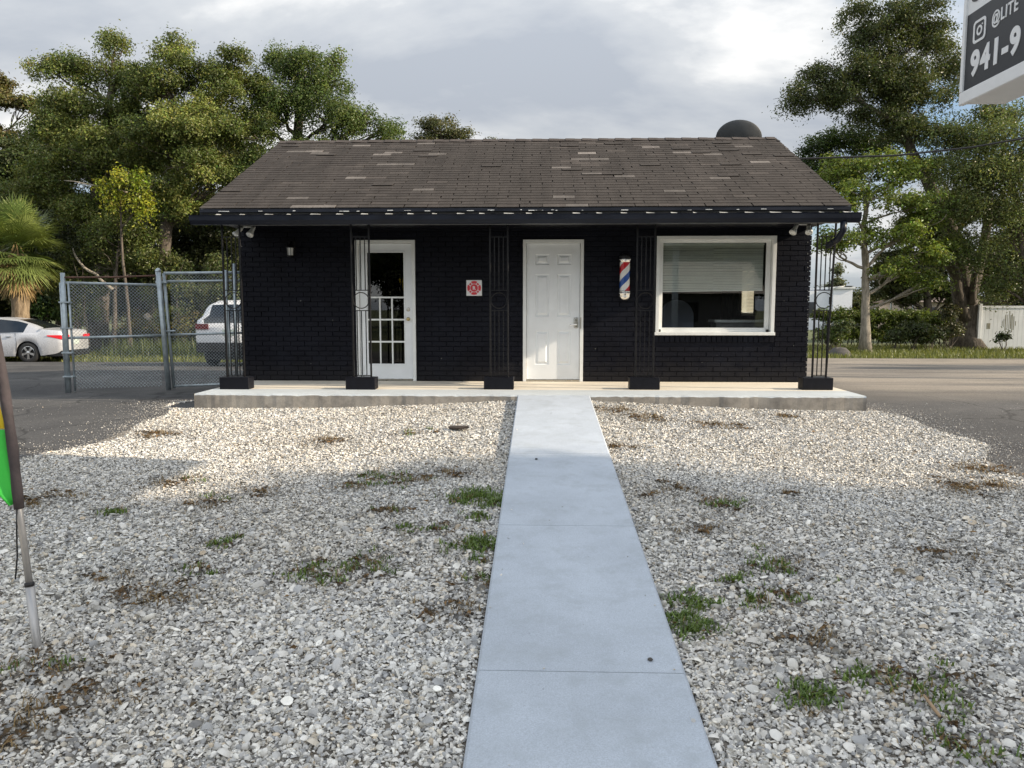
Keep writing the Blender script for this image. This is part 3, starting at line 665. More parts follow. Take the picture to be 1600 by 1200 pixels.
for k in range(4):
    a = k*math.pi/2 + math.pi/2
    outer = [polar(.102 - .010*abs(t)/.52*0, a+t) for t in np.linspace(.50, -.50, 9)]
    inner = [polar(.066, a-.42), polar(.062, a), polar(.066, a+.42)]
    b.prism([*outer, *inner], WY-.0115, WY-.0095)
    notch = 0
for k in range(4):
    a = k*math.pi/2 + math.pi/4
    b.prism([polar(.088, a+.20), polar(.094, a), polar(.088, a-.20), polar(.066, a-.22), polar(.066, a+.22)], WY-.0115, WY-.0095)
b.prism([polar(.056, t) for t in np.linspace(2*math.pi, 0, 33)[:-1]], WY-.0115, WY-.0095)
recalc(b.build('emblem', M['red'], s))
font('lettering', 'R', .068, M['signwhite'], s, (-.957-.022, WY-.0125, 1.383-.024), (R(90), 0, 0), .003, ext=.0006)

bp = empty('barber_pole', (1.243, WY, 1.19), 'striped red white and blue barber pole with chrome bowl on the brick', 'barber pole')
cxp, cyp = 1.243, WY-.125; T = Matrix.Translation((cxp, cyp, 0))
m, nt_, bs = mat('barber_stripes'); tcn = nd(nt_, 'ShaderNodeTexCoord'); sp = nd(nt_, 'ShaderNodeSeparateXYZ'); nt_.links.new(tcn.outputs['Object'], sp.inputs[0])
ang = mth(nt_, 'ARCTAN2', sp.outputs[1], sp.outputs[0]); ph = mth(nt_, 'FRACT', mth(nt_, 'ADD', mth(nt_, 'SUBTRACT', mth(nt_, 'MULTIPLY', sp.outputs[2], 2.35), mth(nt_, 'MULTIPLY', ang, .1592)), .47))
rp = ramp(nt_, [(0, (.55, .02, .03)), (.25, (.78, .78, .76)), (.5, (.02, .08, .33)), (.75, (.78, .78, .76))], 'CONSTANT'); nt_.links.new(ph, rp.inputs[0]); nt_.links.new(rp.outputs[0], bs.inputs['Base Color']); bs.inputs['Roughness'].default_value = .12
b = MB(); b.lathe([(.073, -.235), (.073, .235)], 40); o = b.build('striped_cylinder', m, bp, smooth=True); o.location = (cxp, cyp, 1.545)
b = MB(); b.lathe([(.0, 1.195), (.035, 1.199), (.068, 1.22), (.086, 1.255), (.092, 1.29), (.098, 1.295), (.098, 1.312), (.084, 1.314), (.084, 1.320), (.09, 1.322), (.09, 1.335), (.07, 1.337)], 32, T)
b.build('bowl', M['chrome'], bp, smooth=True)
b = MB(); b.lathe([(.07, 1.745), (.09, 1.748), (.09, 1.77), (.097, 1.776), (.097, 1.80), (.08, 1.803)], 32, T); b.build('collar', M['chrome'], bp, smooth=True)
b = MB(); b.lathe([(.08, 1.803), (.082, 1.815), (.078, 1.84), (.06, 1.862), (.03, 1.875), (0, 1.878)], 32, T); b.build('cap', M['dark'], bp, smooth=True)
for z in (1.27, 1.80):
    b = MB(); b.box(cxp-.02, cxp+.02, cyp+.06, WY-.002, z-.02, z+.02, .003); b.build('bracket', M['nickel'], bp)

wl = empty('wall_lantern', (-3.653, WY, 1.85), 'small glass lantern lamp on the black wall', 'wall lamp')
b = MB(); x, y, z = -3.653, WY-.10, 1.93
b.lathe([(.0, .10), (.02, .095), (.055, .06), (.07, .05), (.07, .04), (.055, .038)], 8, Matrix.Translation((x, y, z)))
b.lathe([(.05, -.075), (.05, -.088), (.03, -.1), (0, -.105)], 8, Matrix.Translation((x, y, z)))
for k in range(8):
    a = 2*math.pi*(k+.5)/8; b.tube([(x+.052*math.cos(a), y+.052*math.sin(a), z-.08), (x+.06*math.cos(a), y+.06*math.sin(a), z+.04)], .004, 5)
b.tube([(x, y, z+.09), (x, y+.04, z+.13), (x, WY, z+.1)], .009, 6); b.box(x-.05, x+.05, WY-.012, WY+.002, z-.06, z+.14, .004)
b.build('lantern_cage', M['iron'], wl)
b = MB(); b.lathe([(.044, -.07), (.053, .036)], 8, Matrix.Translation((x, y, z))); b.build('glass_shade', M['bulb'], wl)

def floodlight(x, z, label):
    e = empty('floodlight', (x, WY-.45, z+.1), label, 'floodlight', group='twin white floodlights under the eave')
    b = MB(); b.lathe([(.0, .16), (.05, .16), (.055, .15), (.055, .12), (.0, .118)], 16, Matrix.Translation((x, WY-.45, z))); b.box(x-.10, x+.10, WY-.47, WY-.43, z+.098, z+.118, .004)
    b.build('mount', M['white'], e)
    for sgn, yaw_ in ((-1, -10), (1, 25)):
        T = Matrix.Translation((x+sgn*.085, WY-.47, z+.085)) @ Matrix.Rotation(R(yaw_), 4, 'Z') @ Matrix.Rotation(R(28*1), 4, 'Y') @ Matrix.Rotation(R(150), 4, 'X')
        b = MB(); b.lathe([(0, -.035), (.026, -.033), (.03, .04), (.034, .07), (.05, .115), (.052, .13), (.047, .136), (.0, .142)], 16, T)
        b.build('lamp_head', M['bulb'], e, smooth=True)
    return e
p1 = pt(387, 361, WY-.45); p2 = pt(1253, 357, WY-.45)
floodlight(p1.x, p1.z-.05, 'white twin floodlight under the eave beside the chain link gate')
floodlight(p2.x, p2.z-.05, 'white twin floodlight under the eave above the large window')

# satellite dish behind the ridge
dsh = empty('satellite_dish', (3.52, 14.3, 3.6), 'dark grey satellite dish standing behind the roof ridge', 'satellite dish')
T = Matrix.Translation((3.60, 14.35, 4.11)) @ Matrix.Rotation(R(7), 4, 'Y') @ Matrix.Rotation(R(-62), 4, 'X') @ Matrix.Diagonal((1.02, .80, .75, 1))
b = MB(); pr = [(r, .10*(r/.40)**2) for r in np.linspace(0, .40, 9)]; b.lathe(pr + [(.405, .105), (.395, .112)] + [(r, .012+.10*(r/.40)**2) for r in np.linspace(.39, 0, 8)], 40, T); b.build('reflector', M['dish'], dsh, smooth=True)
b = MB(); b.tube([(3.60, 14.25, rz_at(14.25)), (3.60, 14.28, 3.85), (3.60, 14.40, 4.02)], .025, 10); b.tube([(3.60, 14.32, 4.0), (3.6, 14.8, 4.05), (3.6, 14.95, 4.2)], .014, 8); b.build('mast', M['galv'], dsh)

# ------------------------------------------------------------------ chain link gate and fence panel
def chain(b, P, Q, z_lo, z_hi, pitch=.052, r=.0027):
    P = Vector(P); Q = Vector(Q); L = (Q-P).length; H = z_hi-z_lo
    def at(u, v):
        p = P.lerp(Q, u/L); return Vector((p.x, p.y, p.z+z_lo+v))
    n = int((L+H)/pitch)+1; nrm = (Q-P).cross(Vector((0, 0, 1))).normalized()
    for k in range(n):
        c = k*pitch
        for s in (0, 1):
            # u+v=c  or  (L-u)+v=c
            u0, v0 = (c, 0) if c <= L else (L, c-L); u1, v1 = (0, c) if c <= H else (c-H, H)
            if s: u0, u1 = L-u0, L-u1
            off = nrm*(.002 if s else -.002); a, d = at(u0, v0)+off, at(u1, v1)+off
            if (a-d).length > .03: b.tube([a, d], r, 4, cap=False)
gp1 = Vector((-7.31, 11.66, g1(-7.31, 11.66))); gp2 = Vector((-5.97, 12.15, g1(-5.97, 12.15))); gp2t = pt(247, 424, 12.10)
ga = empty('chain_link_fence', gp1, 'chain link fence panel with rusty top pipe beside the parked silver sedan', 'fence panel')
b = MB(); b.tube([gp1+Vector((0, 0, -.05)), gp1+Vector((.0, 0, 1.85))], .032, 12); b.build('post', M['galv'], ga, smooth=True)
b = MB(); b.tube([gp1+Vector((-.06, .03, 0)), gp1+Vector((-.055, .03, 1.70))], .022, 10); b.tube([gp1+Vector((.085, .02, .02)), gp1+Vector((.07, .02, 1.70))], .016, 10); b.build('upright_pipe', M['galv'], ga, smooth=True)
b = MB(); b.tube([gp2+Vector((0, 0, -.05)), (gp2t.x, gp2t.y, gp2t.z)], .040, 12); b.lathe([(.044, 0), (.044, .02), (.02, .05), (0, .055)], 12, Matrix.Translation(gp2t)); b.build('post', M['galv'], ga, smooth=True)
for (za, zb2, r) in ((1.70, 1.68, .021), (.85, .88, .021)):
    b = MB(); b.tube([gp1+Vector((.03, .02, za)), Vector((gp2t.x-.02+(gp2.x-gp2t.x)*(1-(zb2/1.85)), 12.11, gp2.z+zb2))], r, 10); b.build('rail', M['galv'], ga, smooth=True)
b = MB(); a_ = gp1+Vector((.02, 0, 1.78)); c_ = Vector((gp2t.x, 12.1, gp2.z+1.83)); mid = a_.lerp(c_, .5)+Vector((0, 0, -.012)); b.tube([a_, mid, c_], .014, 8); b.build('top_pipe', M['rust'], ga, smooth=True)
b = MB(); chain(b, gp1+Vector((.09, .03, 0)), gp2+Vector((-.10, -.02, 0)), .06, 1.68); b.build('wire_mesh', M['galv'], ga)
for z in (.25, .62, 1.0, 1.40):
    b = MB(); b.box(gp1.x-.07, gp1.x+.10, gp1.y-.036, gp1.y+.036, gp1.z+z-.012, gp1.z+z+.012, .003); b.build('clamp', M['galv'], ga)
gb = empty('chain_link_gate', (-5.8, 12.2, g1(-5.8, 12.2)), 'leaning chain link gate leaf between the fence post and the building corner', 'gate')
q1 = pt(272, 607, 12.2); q1t = pt(256, 427, 12.18); q2 = Vector((-4.50, 12.35, q1.z+.0)); 
b = MB(); b.tube([q1, q1t], .024, 10); q2b = Vector((-4.56, 12.35, q1.z+.05)); q2t = Vector((-4.56, 12.35, q1t.z+.02))
b.tube([q1t, q2t], .024, 10); b.tube([q2b, q2t], .024, 10)
for f in (.02, .47, .93): b.tube([q1.lerp(q1t, f), q2b.lerp(q2t, f)], .019, 10)
b.build('gate_frame', M['galv'], gb, smooth=True)
b = MB(); P0 = q1.lerp(q1t, .0); chain(b, (P0.x+.01, 12.2, P0.z), (q2b.x-.02, 12.36, P0.z), .04, q1t.z-q1.z-.02); b.build('wire_mesh', M['galv'], gb)
b = MB(); b.box(q1t.x-.12, q1t.x+.06, 12.13, 12.19, q1t.z-.16, q1t.z-.12, .004); b.tube([q1.lerp(q1t, .5)+Vector((-.08, -.03, 0)), q1.lerp(q1t, .5)+Vector((.12, -.03, .01))], .012, 8); b.build('latch', M['galv'], gb)
for k, (xa, ya, xt, zt_, r, lb) in enumerate(((356, 590, 353, 422, .020, 'thick grey pipe standing nearest the gate behind the porch post'), (362, 590, 357, 478, .014, 'short thin grey pipe leaning behind the porch post'), (370, 590, 366, 412, .024, 'tall grey pipe standing nearest the brick corner behind the porch post'))):
    a_ = pt(xa, ya+12, 11.75); t_ = pt(xt, zt_, 11.8); a_.z = g1(a_.x, a_.y); b = MB(); b.tube([a_, t_], r, 10); tag(b.build('steel_pipe', M['galv'], smooth=True), lb, 'pipe', 'grey pipes behind the porch post')

# ------------------------------------------------------------------ roadside lightbox sign
_sp = pt(1497, 166, 6.02); SXF = _sp.x+.012; SY_FAR, SY_NEAR = 6.02, 3.7; SZ0 = _sp.z; SZ1 = SZ0+1.35
sg = empty('lightbox_sign', (SXF+.15, 4.2, g1(3.4, 4.2)), 'white framed lightbox sign with phone number on a black panel', 'sign')
b = MB(); th = .32; fw = .05
b.box(SXF+.012, SXF+th, SY_NEAR+.01, SY_FAR-.01, SZ0+.01, SZ1-.01)
for q in ((SY_NEAR, SY_FAR, SZ0, SZ0+.092), (SY_NEAR, SY_FAR, SZ1-fw, SZ1)): b.box(SXF-.012, SXF+.03, q[0], q[1], q[2], q[3], .006)
for q in ((SY_NEAR, SY_NEAR+fw), (SY_FAR-.035, SY_FAR)): b.box(SXF-.0115, SXF+.0295, q[0], q[1], SZ0+.0925, SZ1-fw-.0005, .004)
b.build('cabinet', M['signwhite'], sg)
pz1 = SZ0+.092+.54
b = MB(); b.box(SXF+.004, SXF+.014, SY_NEAR+fw, SY_FAR-.035, SZ0+.092, pz1); b.build('black_panel', M['signblack'], sg)
b = MB(); b.box(SXF+.0042, SXF+.0142, SY_NEAR+fw, SY_FAR-.035, pz1+.0005, SZ1-fw); b.build('white_panel', M['signwhite'], sg)
RT = (R(90), 0, R(-90))
font('lettering', '941-9', .232, M['signwhite'], sg, (SXF+.002, 5.905, SZ0+.182), RT, .010, .96, ext=.002)
font('lettering', '@LITE', .118, M['signwhite'], sg, (SXF+.002, 5.665, SZ0+.452), RT, .002, .80, ext=.002)
font('lettering', 'S', .30, M['signblack'], sg, (SXF+.002, 5.94, pz1+.075), RT, .008, 1.0, ext=.002)
def rrect(w, r, n=6): 
    P = []
    for cx_, cy_, a0 in ((w-r, w-r, 0), (-w+r, w-r, 90), (-w+r, -w+r, 180), (w-r, -w+r, 270)):
        for k in range(n+1): a = R(a0+90*k/n); P.append((cx_+r*math.cos(a), cy_+r*math.sin(a)))
    return P
def ring_shape(b, O, I, yc, zc, x0, x1):
    n = len(O); vs = [(x, yc+p[0], zc+p[1]) for x in (x0, x1) for p in O] + [(x, yc+p[0], zc+p[1]) for x in (x0, x1) for p in I]
    fs = []
    for i in range(n):
        j = (i+1) % n; fs += [(i, j, 2*n+j, 2*n+i), (n+i, 3*n+i, 3*n+j, n+j), (i, n+i, n+j, j), (2*n+i, 2*n+j, 3*n+j, 3*n+i)]
    b.add(vs, fs)
b = MB(); iy, iz = 5.815, SZ0+.475
ring_shape(b, rrect(.078, .03), rrect(.060, .02), iy, iz, SXF, SXF+.0035)
circ = lambda r: [(r*math.cos(2*math.pi*k/28), r*math.sin(2*math.pi*k/28)) for k in range(28)]
ring_shape(b, circ(.035), circ(.020), iy, iz, SXF, SXF+.0035)
b.prism([(iy-.034+.006*math.cos(t), iz+.034+.006*math.sin(t)) for t in np.linspace(0, 2*math.pi, 13)[:-1]], SXF, SXF+.0035, 'x')
recalc(b.build('camera_icon', M['signwhite'], sg))
b = MB(); b.tube([(SXF+.16, 4.15, g1(3.4, 4.15)-.1), (SXF+.16, 4.15, SZ0+.02)], .075, 16); b.build('pole', M['galv'], sg, smooth=True)

# ------------------------------------------------------------------ feather flag
fb = pt(57, 985, 3.42); fb.z = g1(fb.x, fb.y)
fl = empty('feather_flag', fb, 'green and yellow feather flag on a leaning aluminium pole in the gravel', 'flag')
j1 = pt(46, 913, 3.46); j2 = pt(30, 795, 3.52); j3 = pt(20, 700, 3.55); j4 = pt(2, 575, 3.6); j5 = pt(-30, 420, 3.66); j6 = pt(-95, 250, 3.75); j7 = pt(-190, 130, 3.8)
b = MB(); b.tube([fb+Vector((0, 0, -.08)), fb, j1], .020, 12); b.tube([j1, j2, j3], .016, 12); b.build('pole', M['alu'], fl, smooth=True)
b = MB(); b.tube([j1+(fb-j1)*.03, j1-(fb-j1)*.03], .0215, 12); b.build('pole_joint', M['dark'], fl, smooth=True)
spine = [j2, j2.lerp(j3, .3), j2.lerp(j3, .62), j3, j3.lerp(j4, .3), j3.lerp(j4, .65), j4, j4.lerp(j5, .5), j5, j6, j7]
b = MB(); b.tube(spine, [.0215+.003*(k % 2) for k in range(len(spine))], 12); b.build('sleeve', M['sleeve'], fl, smooth=True)
def flag_cloth(a, c, wa, wc, material, name, n=10):
    vs = []; fs = []
    for i in range(n+1):
        t = i/n; p = a.lerp(c, t); w = wa+(wc-wa)*t
        for j in range(9):
            s_ = j/8; vs.append(p + Vector((-w*s_ - .02, .03*math.sin(6*s_+5*t)*s_, -.30*w*s_*(1-t)*0)))
    for i in range(n):
        for j in range(8): fs.append((i*9+j, i*9+j+1, i*9+j+10, i*9+j+9))
    b = MB(); b.add(vs, fs); o = b.build(name, material, fl, smooth=True); md = o.modifiers.new('thick', 'SOLIDIFY'); md.thickness = .002; return o
kk = pt(9, 672, 3.55).z; 
def on_spine(z):
    for p, q in zip(spine[:-1], spine[1:]):
        if p.z <= z <= q.z: return p.lerp(q, (z-p.z)/(q.z-p.z))
    return spine[-1]
flag_cloth(on_spine(j2.z+.02), on_spine(kk), .012, .46, M['flaggreen'], 'green_cloth'); flag_cloth(on_spine(kk+.004), on_spine(j6.z), .46, .55, M['flagyellow'], 'yellow_cloth', 16)
b = MB(); c0_ = pt(26, 796, 3.5); b.tube([c0_, pt(26, 830, 3.5), pt(27, 870, 3.5), pt(24, 905, 3.5)], .004, 6); b.build('cord', M['dark'], fl, smooth=True)

# ------------------------------------------------------------------ cars
def car(name, label, S, loc, rz, paint, lens='redlens'):
    root = empty(name, loc, label, 'car', rz)
    L = S['L']; xr = S['xr']; xf = S['xf']; aR = S['arch']; wz = S['wr']
    def ip(k, x): a = S[k]; return float(np.interp(x, [q[0] for q in a], [q[1] for q in a]))
    xs = sorted(set([0, .03, .08, .15, .25, .35] + [round(float(v), 3) for v in np.linspace(.45, L-.4, 56)] + [L-.3, L-.2, L-.1, L-.04, L]))
    ring = []
    for x in xs:
        w, wr_, zb, zt, zl = ip('w', x), ip('wroof', x), ip('belt', x), ip('top', x), ip('low', x)
        for c in (xr, xf):
            d = abs(x-c)
            if d < aR: zl = max(zl, wz + math.sqrt(aR*aR-d*d))
        h = zb-zl; zt = max(zt, zb+.012); wt = w*.93 if zt-zb < .12 else wr_
        ring.append([(w*.965, zl), (w*.995, zl+h*.15), (w, zl+h*.45), (w*.992, zl+h*.75), (w*.955, zb), (w*.955+(wt-w*.955)*.5, zb+(zt-zb)*.48), (wt, zb+(zt-zb)*.90), (wt*.82, zt), (wt*.4, zt+.012), (0, zt+.016)])
    np_ = 10; parts = {'body': MB(), 'rear_window': MB(), 'windscreen': MB()}
    for i in range(len(xs)-1):
        xm = (xs[i]+xs[i+1])/2
        for k in range(np_-1):
            zone = 'body'; hgt = ip('top', xm)-ip('belt', xm)
            if k in (4, 5) and any(a < xm < c for a, c in S['side']): zone = 'side_window'
            if k >= 7 and S['rearw'][0] < xm < S['rearw'][1]: zone = 'rear_window'
            if k >= 6 and S['wind'][0] < xm < S['wind'][1]: zone = 'windscreen'
            for sg_ in (1, -1):
                key = zone if zone != 'side_window' else ('side_window', sg_, [a < xm < c for a, c in S['side']].index(True)); parts.setdefault(key, MB())
                q = [(xs[i], sg_*ring[i][k][0], ring[i][k][1]), (xs[i+1], sg_*ring[i+1][k][0], ring[i+1][k][1]), (xs[i+1], sg_*ring[i+1][k+1][0], ring[i+1][k+1][1]), (xs[i], sg_*ring[i][k+1][0], ring[i][k+1][1])]
                q = [(a-xr, y, z) for a, y, z in q]
                parts[key].add(q, [(0, 1, 2, 3)] if sg_ < 0 else [(3, 2, 1, 0)])
    for i, e in ((0, -1), (len(xs)-1, 1)):
        r = ring[i]; P = [(xs[i]-xr, y, z) for y, z in r] + [(xs[i]-xr, -y, z) for y, z in r[-2::-1]]
        n = len(P)
        for k in range(np_-1):
            parts['body'].add([P[k], P[k+1], P[n-2-k], P[n-1-k]], [(0, 1, 2, 3) if e > 0 else (3, 2, 1, 0)])
    import bmesh
    for nme, b in parts.items():
        nme = nme if isinstance(nme, str) else nme[0]
        o = b.build(nme, paint if nme == 'body' else M['carglass'], root, loc=(0, 0, 0))
        bm = bmesh.new(); bm.from_mesh(o.data); bmesh.ops.remove_doubles(bm, verts=bm.verts, dist=.0008); bmesh.ops.recalc_face_normals(bm, faces=bm.faces)
        for f in bm.faces: f.smooth = True
        bm.to_mesh(o.data); bm.free()
    b = MB(); b.box(.25-xr, L-.25-xr, -S['w'][3][1]*.78, S['w'][3][1]*.78, .2, .62); b.build('underbody', M['dark'], root, loc=(0, 0, 0))
    b = MB(); b.box(-.01-xr, .45-xr, -S['w'][1][1]*.97, S['w'][1][1]*.97, S['bump'][0], S['bump'][1], .03); b.build('rear_bumper', M['dark'], root, loc=(0, 0, 0))
    tr = S['track']/2
    for x in (0, xf-xr):
        for sg_ in (1, -1):
            T = Matrix.Translation((x, sg_*tr, wz)) @ Matrix.Rotation(R(-90*sg_), 4, 'X'); r = wz; hw = .105
            b = MB(); b.lathe([(r*.62, hw-.01), (r*.70, hw), (r*.93, hw-.005), (r*.985, hw-.03), (r, hw-.05), (r, -hw+.05), (r*.95, -hw+.01), (r*.62, -hw)], 32, T); wh = b.build('wheel', M['rubber'], root, smooth=True, loc=(0, 0, 0))
            b = MB(); b.lathe([(r*.635, hw-.012), (r*.60, hw-.008), (r*.58, hw-.03), (r*.57, hw-.09)], 32, T)
            for k in range(5):
                a = 2*math.pi*k/5+.3; ca, sa = math.cos(a), math.sin(a); pts_ = []
                for (rr, ww) in ((.035, .035), (r*.59, .05)):
                    for s3 in (-1, 1):
                        for zz2 in (hw-.035, hw-.012): pts_.append(T @ Vector((rr*ca-s3*ww*sa*.8, rr*sa+s3*ww*ca*.8, zz2)))
                b.add(pts_, [(1, 3, 7, 5), (0, 4, 6, 2), (0, 1, 5, 4), (2, 6, 7, 3)])
            b.lathe([(.055, hw-.03), (.05, hw-.008), (0, hw-.004)], 20, T); b.build('rim', M['chrome'], wh, loc=(0, 0, 0))
            b = MB(); b.lathe([(r*.57, hw-.085), (0, hw-.08)], 20, T); b.build('brake_disc', M['dark'], wh, loc=(0, 0, 0))
    for sg_ in (1, -1):
        b = MB(); y0, y1, z0, z1, xl = S['light']
        wtl = S['w'][1][1]
        P = [(-.012-xr, y0), (-.015-xr, y1*.96), (.06-xr, y1+.012), (xl-xr, S['w'][2][1]+.004)]
        vs = [(x, sg_*y, z) for x, y in P for z in (z0, z1)]; vs[-2] = (vs[-2][0], vs[-2][1], (z0+z1)/2+.035); vs[-1] = (vs[-1][0], vs[-1][1], z1)
        b.add(vs, [(0, 1, 3, 2), (2, 3, 5, 4), (4, 5, 7, 6)]); o = b.build('tail_light', M[lens], root, loc=(0, 0, 0)); md = o.modifiers.new('t', 'SOLIDIFY'); md.thickness = .03; md.offset = 0
    b = MB(); b.box(-.016-xr, .01-xr, -.155, .155, S['plate']-.08, S['plate']+.08, .003); b.build('number_plate', simple('plate', (.45, .52, .48), .4), root, loc=(0, 0, 0))
    for sg_ in (1, -1):
        for hx in S['handles']:
            b = MB(); yw = ip('w', hx)*.992; zc = S['hz']; b.box(hx-xr-.09, hx-xr+.09, min(sg_*yw, sg_*(yw+.035)), max(sg_*yw, sg_*(yw+.035)), zc-.014, zc+.014, .006); b.build('door_handle', M['chrome'], root, loc=(0, 0, 0))
    for sg_ in (1, -1):
        b = MB(); yw = ip('w', S['side'][0][0]); b.tube([(S['side'][0][0]-xr, sg_*(yw*.955+.004), ip('belt', S['side'][0][0])), ((S['side'][0][0]+S['side'][-1][1])/2-xr, sg_*(ip('w', 2.2)*.955+.006), ip('belt', 2.2)), (S['side'][-1][1]-xr, sg_*(ip('w', 3.3)*.955+.004), ip('belt', 3.3))], .008, 6); b.build('window_trim', M['chrome'], root, loc=(0, 0, 0))
    for sg_ in (1, -1):
        for sx_ in S['seams']:
            b = MB(); yw = ip('w', sx_); zl = max(ip('low', sx_), .3); zb = ip('belt', sx_)
            b.tube([(sx_-xr, sg_*(yw*.996), zl+(zb-zl)*.12), (sx_-xr-.02, sg_*(yw*1.0), zl+(zb-zl)*.45), (sx_-xr, sg_*(yw*.992), zl+(zb-zl)*.75), (sx_-xr+.03, sg_*(yw*.957), zb)], .006, 5); b.build('door_gap', M['dark'], root, loc=(0, 0, 0))
    return root
sedan = dict(L=4.9, xr=1.07, xf=3.90, arch=.375, wr=.335, track=1.58,
    w=[(0, .74), (.08, .83), (.4, .90), (1.0, .925), (3.8, .925), (4.5, .84), (4.9, .62)], wroof=[(0, .70), (1.0, .60), (1.6, .57), (2.8, .57), (3.6, .66), (4.9, .6)],
    belt=[(0, .86), (.1, .965), (.3, 1.0), (1.2, .985), (2.4, .945), (3.6, .92), (4.5, .76), (4.9, .56)],
    top=[(0, .90), (.06, 1.035), (.3, 1.065), (.62, 1.085), (1.0, 1.235), (1.5, 1.385), (2.1, 1.455), (2.7, 1.45), (3.05, 1.36), (3.65, 1.03), (4.5, .82), (4.9, .6)],
    low=[(0, .40), (.2, .30), (.8, .22), (4.2, .22), (4.7, .25), (4.9, .35)], side=[(1.22, 2.12), (2.22, 3.25)], rearw=(.66, 1.52), wind=(2.85, 3.60),
    bump=(.20, .40), light=(.42, .80, .77, .90, .42), plate=.66, handles=[1.65, 2.75], hz=.85, seams=(1.42, 2.2, 3.3))
suv = dict(L=4.75, xr=.92, xf=3.75, arch=.42, wr=.375, track=1.62,
    w=[(0, .80), (.08, .89), (.4, .945), (1.0, .955), (3.8, .955), (4.4, .88), (4.75, .66)], wroof=[(0, .66), (.3, .66), (1.6, .68), (2.8, .66), (3.6, .72), (4.75, .62)],
    belt=[(0, 1.02), (.1, 1.16), (.3, 1.19), (1.2, 1.17), (2.4, 1.12), (3.6, 1.08), (4.4, .95), (4.75, .7)],
    top=[(0, 1.06), (.05, 1.20), (.2, 1.45), (.38, 1.66), (.8, 1.74), (2.0, 1.76), (2.7, 1.72), (3.05, 1.58), (3.6, 1.17), (4.4, 1.0), (4.75, .75)],
    low=[(0, .66), (.2, .55), (.6, .34), (4.0, .30), (4.5, .33), (4.75, .45)], side=[(.62, 1.25), (1.33, 2.2), (2.3, 3.3)], rearw=(.05, .36), wind=(2.95, 3.56),
    bump=(.40, .66), light=(.52, .87, 1.0, 1.14, .40), plate=.92, handles=[1.65, 2.75], hz=1.02, seams=(1.4, 2.25, 3.35))
# silver sedan: near rear wheel stands under photo pixel (48, 571)
Nw = pt(48, 571, 24.3); th_ = R(182); hd = Vector((math.cos(th_), math.sin(th_), 0)); lf = Vector((-hd.y, hd.x, 0))
cpos = Nw - lf*.79; cpos.z = g1(cpos.x, cpos.y)+.002
car('silver_sedan', 'silver four door sedan parked at the left beyond the chain link panel', sedan, cpos, th_, M['silverpaint'])
le = pt(303, 560, 19.6); cp2 = Vector((le.x+.96, 20.45, g1(-8, 20.45)+.002))
car('white_suv', 'white SUV seen from behind through the chain link gate', suv, cp2, R(90), M['whitepaint'], 'smokedlens')

